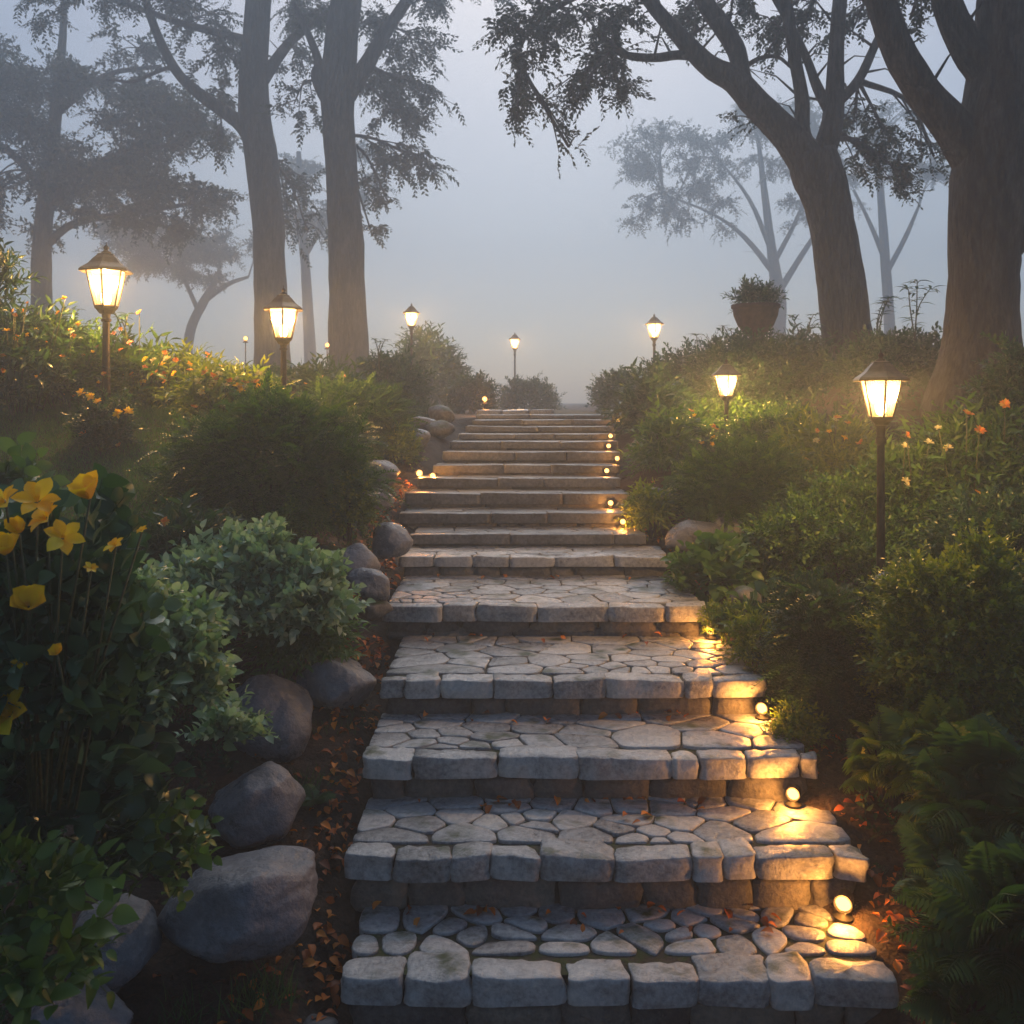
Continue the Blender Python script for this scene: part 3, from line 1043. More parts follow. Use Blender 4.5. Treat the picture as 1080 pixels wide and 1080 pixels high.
def tall_weed(px, py, d, hpx, label, seed, leafy=True):
    p = P(px, py, d)
    t = empty('tall_weed', tuple(p))
    tag(t, label, 'weed', 'tall weeds on the banks')
    rr = random.Random(seed)
    h = hpx / F * d
    a = Acc(); parts = []
    for s in range(3):
        an = rr.uniform(0, 6.28); le = rr.uniform(0.08, 0.35) * h
        tip = Vector((math.cos(an) * le, math.sin(an) * le, h * rr.uniform(.65, 1.0)))
        mid = Vector((tip.x * .3 + rr.uniform(-.03, .03), tip.y * .3, tip.z * .55))
        q = smooth_pts([(0, 0, -0.05, 0.007), (*mid, 0.006), (*tip, 0.004), (tip.x * 1.3, tip.y * 1.3, tip.z * 1.02, 0.002)], 4)
        a.tube(q[:, :3], q[:, 3], 4)
        k = 16
        pos, dr = [], []
        for j in range(k):
            f = 0.15 + 0.85 * j / (k - 1)
            x_ = f * (len(q) - 1); i_ = min(int(x_), len(q) - 2)
            pos.append(tuple(q[i_, :3] + (q[i_ + 1, :3] - q[i_, :3]) * (x_ - i_)))
            a2 = j * 2.4 + rr.uniform(-.4, .4)
            dr.append((math.cos(a2), math.sin(a2), rr.uniform(0.1, 0.9)))
        parts.append(scatter(L_lance, np.array(pos), np.array(dr), np.tile([0, 0, 1.0], (k, 1)), rng.uniform(0.16, 0.3, k) * h))
    V_, T_, c_ = join(parts)
    link('leaves', mesh_tri('leaves', V_, T_, M['lf_dark'], c_, smooth=False), t)
    a.build('stem', M['stem'], t)
    return t


# ------------------------------------------------------------------ left plants
rlist = lambda k, n, x0, x1, y0, y1, s=1.0: [(random.choice(k), random.uniform(x0, x1), random.uniform(y0, y1), s * random.uniform(.8, 1.2)) for _ in range(n)]
random.seed(5)
bush(284, 562, 6.1, 226, 142, 'large dense round bush in front of the second lamp from the left', 'feather', 'lf_bush', 3600, 3, 0.95, zmin=-0.7, amp=0.16, upw=0.25)
bush(370, 492, 8.6, 130, 92, 'mounded green bush behind the large round one, left of the steps', 'feather', 'lf_bush', 1700, 4, 1.1, zmin=-0.6)
bush(312, 470, 9.6, 110, 66, 'dim bush between the two tall left trunks', 'box', 'lf_dark', 1000, 5, 1.6)
bush(450, 432, 17.6, 84, 78, 'dark tousled bush beside the far left lamp', 'lance', 'lf_dark', 520, 6, 1.15, rnd=0.7)
bush(410, 440, 11.5, 80, 60, 'low foggy bush left of the stair head', 'box', 'lf_dark', 700, 7, 1.8)
bush(498, 436, 15.5, 52, 36, 'small foggy bush near the far ground light', 'box', 'lf_dark', 500, 8, 2.0)
bush(556, 437, 19.0, 64, 34, 'faint bush under the farthest lamp', 'box', 'lf_dark', 450, 9, 2.2)
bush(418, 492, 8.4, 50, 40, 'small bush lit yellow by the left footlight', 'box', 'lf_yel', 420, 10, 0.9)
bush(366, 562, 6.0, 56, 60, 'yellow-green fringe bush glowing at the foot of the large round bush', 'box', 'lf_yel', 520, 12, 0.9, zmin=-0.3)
bush(295, 566, 5.5, 30, 32, 'tiny upright seedling before the large round bush', 'box', 'lf_bush', 60, 13, 0.8, amp=0.4)

# pale silvery mound and neighbours
flower_plant(262, 688, 4.5, 200, 116, 'broad mound of pale silvery-green leaves above the boulders', [], 'silver', 'lf_silver', 900, 21, 0.82, name='leafy_plant', cat='plant', group='leafy foreground plants', amp=0.2, upw=0.8, zmin=-0.15)
flower_plant(318, 684, 4.7, 96, 56, 'grassy light green tuft at the right edge of the silvery mound', [], 'lance', 'lf_bright', 260, 22, 0.6, name='leafy_plant', cat='plant', group='leafy foreground plants', outw=1.3, upw=0.1)
flower_plant(190, 640, 4.9, 170, 85, 'dark green leafy clump between lawn and silvery mound', [('puff', 174, 551, .8)], 'lance', 'lf_dark', 420, 23, 0.8, name='leafy_plant', cat='plant', group='leafy foreground plants', upw=0.9)
flower_plant(125, 785, 3.25, 215, 175, 'pale-topped leafy plant with a single yellow flower above the peaked boulder', [('puffy', 96, 712, 1.3), ('puffy', 122, 652, .6)], 'silver', 'lf_silver', 620, 24, 0.8, name='leafy_plant', cat='plant', group='leafy foreground plants', upw=0.8, fsize=0.03, zmin=-0.3)
flower_plant(45, 830, 2.6, 240, 318, 'tall broad-leaved plant with large yellow lily flowers at the left edge',
             [('lily', 40, 530, 1.1), ('lily2', 95, 526, 1.05), ('lily', 66, 568, .95), ('lily2', 6, 585, 1.0), ('lily', 122, 576, .5), ('lily', 96, 600, .35), ('lily', 150, 560, .3), ('lily2', 60, 690, .45), ('lily', 20, 700, .4),
              ('lily2', 30, 640, 1.1), ('lily', 12, 755, 1.35), ('lily', 6, 530, .9), ('lily', 50, 548, .9), ('lily2', 20, 562, .7)],
             'broad', 'lf_broad', 230, 25, 0.85, name='lily_plant', cat='flowering plant', group='leafy foreground plants', fsize=0.056, upw=1.3, ryf=1.0)
flower_plant(60, 945, 2.9, 240, 200, 'low dark plant with big rounded leaves behind the squat boulder', [], 'broad', 'lf_broad', 150, 26, 1.05, name='leafy_plant', cat='plant', group='leafy foreground plants', upw=0.3, fsize=0.04)
flower_plant(165, 935, 2.95, 120, 95, 'bright green rounded-leaf sprout beside the long flat boulder', [], 'broad', 'lf_bright', 34, 27, 0.62, name='leafy_plant', cat='plant', group='leafy foreground plants', upw=0.6)
flower_plant(10, 1060, 2.35, 200, 190, 'shadowy green leaves filling the lower left corner', [], 'broad', 'lf_bright', 60, 28, 0.8, name='leafy_plant', cat='plant', group='leafy foreground plants')
flower_plant(240, 800, 3.75, 90, 60, 'thin spray of small leaves lying against the peaked boulder', [], 'silver', 'lf_silver', 34, 29, 0.7, name='leafy_plant', cat='plant', group='leafy foreground plants', zmin=0)
flower_plant(10, 545, 4.6, 60, 60, 'broad green leaves at the near edge of the lawn', [], 'broad', 'lf_bright', 22, 30, 1.2, name='leafy_plant', cat='plant', group='leafy foreground plants', upw=1.2)

# flower bed behind the lawn
flower_plant(110, 480, 6.7, 60, 62, 'small yellow-flowered clump standing alone on the lawn', [('puffy', 86, 415, 1.1), ('puffy', 96, 419, 1.1), ('puffy', 104, 424, 1.1), ('puffy', 124, 437, 1.1), ('puffy', 136, 435, 1.1), ('puff', 88, 458, .9), ('puff', 125, 470, .7)],
             'box', 'lf_dark', 260, 41, 1.1, fsize=0.036)
flower_plant(20, 440, 7.4, 170, 110, 'dark bushy plant with small orange blooms at the left end of the bed', rlist(['puff', 'puff', 'puffy'], 16, 0, 90, 315, 400, .8), 'lance', 'lf_dark', 420, 42, 0.9, fsize=0.032)
flower_plant(75, 440, 7.6, 130, 92, 'yellow-green flowering plant left of the first lamp post', rlist(['puff', 'puffy'], 14, 20, 130, 345, 420, .7), 'box', 'lf_bush', 800, 43, 1.4, fsize=0.03)
flower_plant(135, 440, 7.8, 110, 80, 'plant with pink and orange blooms right of the first lamp post', [('puffp', 120, 353, .9), ('puffp', 137, 362, .9), ('puff', 147, 330, .9), ('puff', 128, 370, .8)] + rlist(['puffy', 'puff'], 8, 130, 190, 370, 410, .8), 'lance', 'lf_bush', 300, 44, 0.9, fsize=0.034)
flower_plant(190, 445, 7.9, 120, 66, 'low plant crowded with orange and cream blooms behind the lawn', rlist(['puff', 'puffw', 'puffy'], 22, 150, 240, 372, 415), 'lance', 'lf_yel', 340, 45, 0.8, fsize=0.034)
flower_plant(240, 450, 7.3, 110, 58, 'bed plant with a cluster of bright orange blooms left of the second lamp', rlist(['puff', 'puffy', 'puffw'], 22, 205, 275, 390, 432), 'lance', 'lf_yel', 300, 46, 0.75, fsize=0.036)
flower_plant(345, 440, 9.2, 90, 50, 'dim plant with two red-orange blooms behind the second lamp', [('puffp', 362, 398, 1.1), ('puffp', 340, 398, .7), ('puff', 322, 405, .6)], 'lance', 'lf_dark', 160, 47, 0.9, fsize=0.036)
flower_plant(0, 345, 6.9, 50, 80, 'dark whorled plant rising at the left edge of the bed', [], 'lance', 'lf_dark', 40, 48, 0.7, name='leafy_plant', cat='plant', upw=1.2)

# ------------------------------------------------------------------ right plants
bush(782, 548, 6.9, 140, 76, 'dense rounded bush in front of the second lamp from the right', 'feather', 'lf_bush', 2300, 51, 0.9, zmin=-0.6, amp=0.15)
bush(688, 560, 7.0, 44, 48, 'yellow-green grassy tuft glowing beside the eighth step', 'lance', 'lf_yel', 170, 52, 0.55)
bush(882, 672, 6.0, 205, 165, 'large dark leafy bush in front of the nearest right lamp post', 'box', 'lf_bush', 3600, 53, 1.15, zmin=-0.7, amp=0.2)
bush(880, 770, 4.5, 150, 150, 'drooping blue-green bush beside the fourth and third steps', 'feather', 'lf_dark', 1900, 54, 0.95, zmin=-0.7, upw=-0.1, amp=0.15)
bush(1015, 770, 4.15, 190, 185, 'round bright yellow-tinged bush at the right edge', 'box', 'lf_yel', 3000, 55, 1.0, zmin=-0.8, amp=0.16)
bush(1060, 640, 5.2, 180, 110, 'dark bush filling the right edge above the bright round one', 'box', 'lf_dark', 1300, 56, 1.3)
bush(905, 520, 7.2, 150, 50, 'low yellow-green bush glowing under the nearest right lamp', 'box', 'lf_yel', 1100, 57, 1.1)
bush(745, 628, 5.75, 90, 60, 'broad ribbed green leaves beside the fifth step', 'broad', 'lf_bright', 90, 58, 0.95, name='hosta_clump', cat='plant', upw=0.3)
bush(728, 535, 7.4, 60, 40, 'dim broad-leaved clump by the boulders of the eighth step', 'broad', 'lf_broad', 60, 59, 1.1, name='hosta_clump', cat='plant', upw=0.2)
bush(806, 665, 5.05, 30, 40, 'single large upright leaf clump by the mossy boulder', 'broad', 'lf_broad', 8, 60, 1.2, name='hosta_clump', cat='plant', upw=1.5)
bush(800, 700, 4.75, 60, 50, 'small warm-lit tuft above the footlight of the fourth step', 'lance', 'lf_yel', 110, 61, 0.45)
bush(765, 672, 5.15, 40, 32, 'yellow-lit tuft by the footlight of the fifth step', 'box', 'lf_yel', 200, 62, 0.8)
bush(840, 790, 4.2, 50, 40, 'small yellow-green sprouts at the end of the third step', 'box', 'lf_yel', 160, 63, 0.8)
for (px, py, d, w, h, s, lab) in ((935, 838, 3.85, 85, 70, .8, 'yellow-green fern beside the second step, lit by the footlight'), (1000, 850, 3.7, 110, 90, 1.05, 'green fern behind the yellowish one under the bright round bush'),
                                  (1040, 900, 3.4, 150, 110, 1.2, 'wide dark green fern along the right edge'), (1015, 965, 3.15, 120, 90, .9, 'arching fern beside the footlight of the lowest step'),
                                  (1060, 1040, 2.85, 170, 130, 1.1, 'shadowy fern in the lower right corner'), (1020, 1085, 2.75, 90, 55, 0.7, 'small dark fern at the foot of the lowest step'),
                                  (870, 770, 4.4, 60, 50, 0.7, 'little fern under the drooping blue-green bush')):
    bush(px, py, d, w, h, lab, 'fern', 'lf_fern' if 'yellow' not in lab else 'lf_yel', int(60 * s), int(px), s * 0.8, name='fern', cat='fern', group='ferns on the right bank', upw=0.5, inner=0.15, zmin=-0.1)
random.seed(8)
flower_plant(1035, 590, 6.0, 170, 150, 'tall bush with orange blooms under the nearest right tree', [('puff', 1020, 437, 1.2), ('puff', 1033, 455, 1.1), ('puff', 1060, 427, 1.1), ('puffw', 990, 452, .8), ('puff', 1031, 520, .7)], 'lance', 'lf_bush', 620, 71, 0.75, fsize=0.034)
flower_plant(1075, 500, 6.3, 90, 130, 'leafy dark shrub climbing at the right edge by the trunk', [], 'box', 'lf_dark', 600, 72, 1.4, name='round_bush', cat='bush')
flower_plant(880, 500, 7.4, 130, 55, 'warm-lit flowering plant left of the nearest right lamp', rlist(['puff', 'puffw', 'puffy'], 14, 835, 925, 438, 515, .9), 'lance', 'lf_yel', 240, 73, 0.8, fsize=0.034)
flower_plant(955, 540, 6.0, 90, 60, 'flowering plant right of the nearest right lamp', rlist(['puff', 'puffw'], 7, 940, 1000, 455, 520, .9), 'lance', 'lf_bush', 170, 74, 0.7, fsize=0.032)
flower_plant(732, 484, 8.6, 56, 40, 'small orange-flowered plant left of the second lamp from the right', rlist(['puff', 'puffy'], 10, 725, 762, 432, 470, .9), 'lance', 'lf_bush', 130, 75, 0.8, fsize=0.034)
bush(822, 486, 8.5, 120, 50, 'low yellow-green bush right of the post of the second lamp from the right', 'box', 'lf_bush', 900, 92, 1.3)
bush(806, 474, 9.5, 120, 46, 'low dim bush in the glow just behind the second lamp from the right', 'box', 'lf_bush', 900, 90, 1.5)
bush(752, 462, 9.6, 70, 36, 'small dim bush left of the post of the second lamp from the right', 'box', 'lf_bush', 500, 91, 1.4)
bush(700, 500, 8.2, 56, 58, 'hazy grassy bush right of the upper steps', 'lance', 'lf_bush', 190, 76, 0.8)
bush(690, 462, 9.8, 70, 60, 'dim bush beside the upper steps on the right', 'lance', 'lf_dark', 300, 77, 1.0)
bush(720, 450, 10.8, 120, 72, 'dim hedge bush in front of the far right lamp', 'box', 'lf_dark', 900, 78, 1.8)
bush(800, 460, 10.2, 170, 100, 'broad dim bush under the planter urn', 'box', 'lf_dark', 1600, 79, 1.9)
bush(850, 450, 11.2, 120, 100, 'dim bush left of the forked tree', 'lance', 'lf_dark', 520, 80, 1.1)
bush(950, 450, 9.3, 150, 100, 'dim bush between the forked tree and the thick tree', 'box', 'lf_dark', 1300, 81, 1.7)
bush(660, 438, 12.5, 50, 40, 'foggy bush at the right of the stair head', 'box', 'lf_dark', 420, 82, 1.8)
bush(655, 430, 15.5, 60, 34, 'faint bush behind the stair head', 'box', 'lf_dark', 360, 83, 2.0)
for k, (px, py, d, h, lab) in enumerate(((965, 352, 8.9, 55, 'tall leafy weed silhouetted between the right trunks'), (925, 365, 9.4, 50, 'wiry weed right of the forked tree'), (845, 372, 10.4, 42, 'curling weed left of the forked tree'),
                                       (740, 392, 10.6, 40, 'spindly weed above the hedge left of the urn'), (720, 405, 10.4, 30, 'short weed by the far right lamp'), (770, 380, 10.5, 36, 'bent weed just left of the urn'),
                                       (400, 385, 11.0, 28, 'spindly weed between trunk and tousled bush'), (135, 372, 7.6, 45, 'stalky weed beside the first lamp post'))):
    tall_weed(px, py, d, h, lab, k)


# ------------------------------------------------------------------ urn
c = P(797, 357, 10.3)
t = empty('planter_urn', (c[0], c[1], gz(c[0], c[1])))
tag(t, 'dark bowl-shaped planter on a pedestal holding a leafy plant', 'planter')
zb = c[2] - gz(c[0], c[1])
a = Acc()
a.lathe([(0.02, 0.0), (0.06, 0.004), (0.11, 0.04), (0.19, 0.14), (0.235, 0.25), (0.245, 0.32), (0.262, 0.33), (0.262, 0.365), (0.235, 0.365), (0.22, 0.33), (0.02, 0.31)], 28, (0, 0, zb))
a.build('bowl', M['clay'], t, auto=40)
a = Acc()
a.lathe([(0.14, -0.1), (0.14, 0.06), (0.1, 0.09), (0.055, 0.16), (0.05, zb - 0.1), (0.08, zb - 0.03), (0.06, zb + 0.01)], 20)
a.build('pedestal', M['clay'], t, auto=40)
V_, T_, c_ = foliage_mound(0.26, 0.26, 0.22, 110, 'box', 3, 1.6, zmin=-0.1)
V_ = V_ + np.array([0, 0, zb + 0.33])
link('foliage', mesh_tri('foliage', V_, T_, M['lf_dark'], c_, smooth=False), t)


# ------------------------------------------------------------------ lamps
def make_lamp(label, sides=6):
    """head width 1.0 unit = 0.36 m across the eaves; origin at the ground, head bottom at z=H"""
    t = empty('lantern_post', (0, 0, 0))
    H = 1.0
    a = Acc()
    a.lathe([(0.05, -0.15), (0.05, 0.03), (0.036, 0.05), (0.03, 0.1), (0.026, 0.5), (0.024, H - 0.1), (0.034, H - 0.09), (0.034, H - 0.07), (0.026, H - 0.06), (0.03, H - 0.02), (0.045, H - 0.01)], 16)
    a.build('post', M['metal'], t, auto=35)
    a = Acc()
    a.lathe([(0.045, H - 0.012), (0.055, H), (0.068, H + 0.018), (0.078, H + 0.024), (0.08, H + 0.04), (0.06, H + 0.044)], sides, rot=R(30))
    # corner bars of the tapered cage
    zb_, zt_ = H + 0.04, H + 0.285
    rb, rt = 0.076, 0.132
    for k in range(sides):
        an = R(30) + 2 * math.pi * k / sides
        a.tube([(rb * math.cos(an), rb * math.sin(an), zb_), (rt * math.cos(an), rt * math.sin(an), zt_)], 0.0065, 6)
    for (r_, z_) in ((rt, zt_), (rb, zb_)):
        ring = [(r_ * math.cos(R(30) + 2 * math.pi * k / sides), r_ * math.sin(R(30) + 2 * math.pi * k / sides), z_) for k in range(sides)]
        for k in range(sides):
            a.tube([ring[k], ring[(k + 1) % sides]], 0.007, 6)
    a.build('cage', M['metal'], t, auto=35)
    a = Acc()
    gr, gt = rb - 0.004, rt - 0.004
    for k in range(sides):
        a0, a1 = R(30) + 2 * math.pi * k / sides, R(30) + 2 * math.pi * (k + 1) / sides
        a.add([(gr * math.cos(a0), gr * math.sin(a0), zb_), (gr * math.cos(a1), gr * math.sin(a1), zb_), (gt * math.cos(a1), gt * math.sin(a1), zt_), (gt * math.cos(a0), gt * math.sin(a0), zt_)], [(0, 1, 2, 3)])
    a.build('lamp_glass', M['glass'], t, smooth=False)
    a = Acc()
    a.lathe([(0.12, zt_ + 0.002), (0.168, zt_ - 0.006), (0.18, zt_ - 0.012), (0.182, zt_ - 0.002), (0.17, zt_ + 0.012), (0.135, zt_ + 0.035), (0.115, zt_ + 0.05), (0.085, zt_ + 0.085), (0.062, zt_ + 0.105), (0.058, zt_ + 0.115), (0.03, zt_ + 0.122)], sides, rot=R(30))
    rf = a.build('lamp_roof', M['roofmetal'], t, smooth=False)
    a = Acc()
    a.lathe([(0.03, zt_ + 0.12), (0.034, zt_ + 0.128), (0.016, zt_ + 0.138), (0.012, zt_ + 0.146), (0.02, zt_ + 0.156), (0.014, zt_ + 0.168), (0.004, zt_ + 0.178), (0.002, zt_ + 0.2)], 14)
    a.build('finial', M['roofmetal'], rf)
    a = Acc()
    a.lathe([(0.004, H + 0.05), (0.024, H + 0.056), (0.036, H + 0.085), (0.036, H + 0.12), (0.02, H + 0.145), (0.003, H + 0.155)], 14)
    a.build('bulb', M['bulb'], t)
    ld = bpy.data.lights.new('lamp_light', 'POINT')
    ld.energy = LAMP_W
    ld.color = (1.0, 0.56, 0.19)
    ld.shadow_soft_size = 0.03
    lo = link('lamp_light', ld, t, (0, 0, H + 0.21))
    return t


proto = make_lamp('')
# px of axis, py of finial tip, distance, eaves width px, label, energy factor
LAMPS = [(112, 255, 7.3, 55, 'lit lantern with a weathered roof, leftmost of the lamps, above the flower bed', 1.2),
         (299, 301, 7.75, 45, 'lit lantern standing behind the large round bush on the left', 1.0),
         (434, 319, 16.5, 20, 'small foggy lantern beside the tousled dark bush', 1.2),
         (543, 350, 24.0, 14, 'farthest, faintest lantern, standing over the stair head', 1.2),
         (690, 330, 16.0, 21, 'slim foggy lantern right of the stair head', 1.2),
         (766, 377, 9.0, 33, 'lit lantern behind the dense rounded bush on the right', 1.0),
         (929, 368, 5.05, 58, 'nearest and largest lit lantern on a dark post, right of the steps', 0.8)]
for k, (px, py, d, w, lab, ef) in enumerate(LAMPS):
    o = proto if k == 0 else copy_tree(proto)
    s = (w / F * d) / 0.36
    top = P(px, py, d)
    g = gz(top[0], d)
    # the head keeps its size; the post length adapts to the ground
    o.location = (top[0], d, top[2] - 1.485 * s)
    o.scale = (s, s, s)
    o.rotation_euler = (0, 0, R(random.uniform(-12, 12)))
    need = (top[2] - 1.485 * s - g) / s        # extra post length (may be negative)
    for ch in o.children:
        if ch.name.startswith('post'):
            # stretch the post about the head joint
            f = (1.0 + need)
            ch.scale = (1, 1, max(0.3, f))
            ch.location = (0, 0, 1.0 - max(0.3, f))
        if ch.type == 'LIGHT':
            if k: ch.data = ch.data.copy()
            ch.data.energy = LAMP_W * ef
    tag(o, lab, 'lamp', 'lanterns lighting the garden')


# ------------------------------------------------------------------ footlights
def make_foot():
    t = empty('footlight', (0, 0, 0))
    a = Acc()
    # squat housing, open towards -Y
    a.lathe([(0.030, 0), (0.033, 0.008), (0.022, 0.012), (0.013, 0.02), (0.012, 0.03)], 16)
    a.build('base', M['black'], t, auto=40)
    a = Acc()
    prof = [(0.008, 0.045), (0.024, 0.035), (0.028, 0.01), (0.028, -0.018), (0.024, -0.018), (0.023, -0.004)]
    seg = 18
    vs_, fs = [], []
    for (r_, y) in prof:
        for k in range(seg):
            an = 2 * math.pi * k / seg
            vs_.append((r_ * math.cos(an), y, 0.05 + r_ * math.sin(an)))
    for i in range(len(prof) - 1):
        for k in range(seg):
            k2 = (k + 1) % seg
            fs.append((i * seg + k, (i + 1) * seg + k, (i + 1) * seg + k2, i * seg + k2))
    fs.append(tuple(range(seg)))
    a.add(vs_, fs)
    a.build('housing', M['black'], t, auto=40)
    a = Acc()
    prof = [(0.024, -0.006), (0.021, -0.014), (0.013, -0.021), (0.002, -0.024)]
    vs_, fs = [], []
    for (r_, y) in prof:
        for k in range(seg):
            an = 2 * math.pi * k / seg
            vs_.append((r_ * math.cos(an), y, 0.05 + r_ * math.sin(an)))
    for i in range(len(prof) - 1):
        for k in range(seg):
            k2 = (k + 1) % seg
            fs.append((i * seg + k, (i + 1) * seg + k, (i + 1) * seg + k2, i * seg + k2))
    fs.append(tuple((len(prof) - 1) * seg + k for k in range(seg)))
    a.add(vs_, fs)
    a.build('lens', M['lens'], t)
    ld = bpy.data.lights.new('footlight_glow', 'POINT')
    ld.energy = FOOT_W
    ld.color = (1.0, 0.37, 0.065)
    ld.shadow_soft_size = 0.018
    link('footlight_glow', ld, t, (0, -0.05, 0.052))
    return t


fp = make_foot()
FOOT = [(890, 949, 0, 'largest, lowest footlight, standing on the bottom tread against the second riser'), (837, 826, 1, 'footlight glowing in front of the third step riser'),
        (804, 734, 2, 'footlight glowing in front of the fourth step riser'), (750, 660, 3, 'footlight glowing in front of the fifth step riser'),
        (657, 550, 6, 'footlight on the seventh tread against the eighth riser'), (644, 533, 7, 'footlight glowing on the eighth tread'),
        (640, 493, 9, 'footlight glowing on the tenth tread'), (651, 476, 10, 'footlight glowing on the eleventh tread'),
        (642, 466, 11, 'tiny light on the twelfth tread, left of its neighbours'), (644, 458, 12, 'tiny light on the thirteenth tread'),
        (652, 447, 14, 'tiny light on the fifteenth tread')]
for k, (px, py, si, lab) in enumerate(FOOT):
    o = fp if k == 0 else copy_tree(fp)
    dn = STEPS[si + 1][0] - 0.05
    x = (px - 540) / F * dn
    o.location = (x, dn, STEPS[si][1] + 0.004)
    s = 1.15 if k == 0 else (1.0 if k < 4 else 0.8)
    o.scale = (s, s, s)
    if k >= 4:
        for ch in o.children:
            if ch.type == 'LIGHT':
                ch.data = ch.data.copy()
                ch.data.energy = FOOT_W * (0.5 if k < 6 else 0.2)
    o.rotation_euler = (0, 0, R(-28 if k < 4 else -10))
    tag(o, lab, 'footlight', 'footlights along the steps')
for px, py, d, lab, e_ in ((442, 499, 7.9, 'ground spotlight on a stake left of the ninth step', 1.3), (456, 502, 7.9, 'tiny ground light just right of the staked spotlight', 0.5),
                           (511, 421, 13.0, 'foggy ground spotlight left of the stair head', 3.0), (508, 435, 11.5, 'small foggy light just below the ground spotlight at the stair head', 1.0),
                           (668, 441, 11.2, 'small foggy light right of the stair head among the bushes', 1.2), (259, 357, 15.0, 'distant light glimmering between the left trunks, left of two', 1.0),
                           (345, 364, 15.0, 'distant light glimmering against the second left trunk', 1.0)):
    o = copy_tree(fp)
    p = P(px, py, d)
    s = 1.0 if d < 10 else 1.3
    o.location = (p[0], d, p[2] - 0.05 * s)
    o.scale = (s, s, s)
    o.rotation_euler = (0, 0, R(20) if px < 540 else R(-20))
    for ch in o.children:
        if ch.type == 'LIGHT':
            ch.data = ch.data.copy(); ch.data.energy = FOOT_W * e_
    g = gz(p[0], d)
    if p[2] - 0.05 * s - g > 0.01:
        a = Acc()
        a.tube([(0, 0, 0.005), (0, 0, -(p[2] - 0.05 * s - g) / s - 0.05)], 0.006, 6)
        a.build('stake', M['black'], o)
    tag(o, lab, 'footlight', 'footlights along the steps')


# ------------------------------------------------------------------ trees
def limb(acc, rows, seg=12, knob=0.06, seed=0):
    q = smooth_pts(rows)
    n0 = len(acc.v)
    acc.tube(q[:, :3], q[:, 3], seg)
    # bark knobs and flutes
    for i in range(n0, len(acc.v)):
        v = Vector(acc.v[i])
        k = (i - n0) // seg
        c_ = Vector(q[min(k, len(q) - 1), :3])
        r_ = q[min(k, len(q) - 1), 3]
        dv = v - c_
        f = 1 + knob * (mnoise.noise(Vector((v.x * 5, v.y * 5, v.z * 1.6)) + Vector((seed, 0, 0))) * 1.6 + mnoise.noise(v * 9))
        acc.v[i] = tuple(c_ + dv * f)
    return q


def rows_px(lst, d, dd=0.0):
    """(px,py,width px[,extra depth]) -> rows"""
    out_ = []
    for i, e_ in enumerate(lst):
        ex = e_[3] if len(e_) > 3 else dd * i
        p = P(e_[0], e_[1], d + ex)
        out_.append((p[0], p[1], p[2], e_[2] / F * d / 2))
    return out_


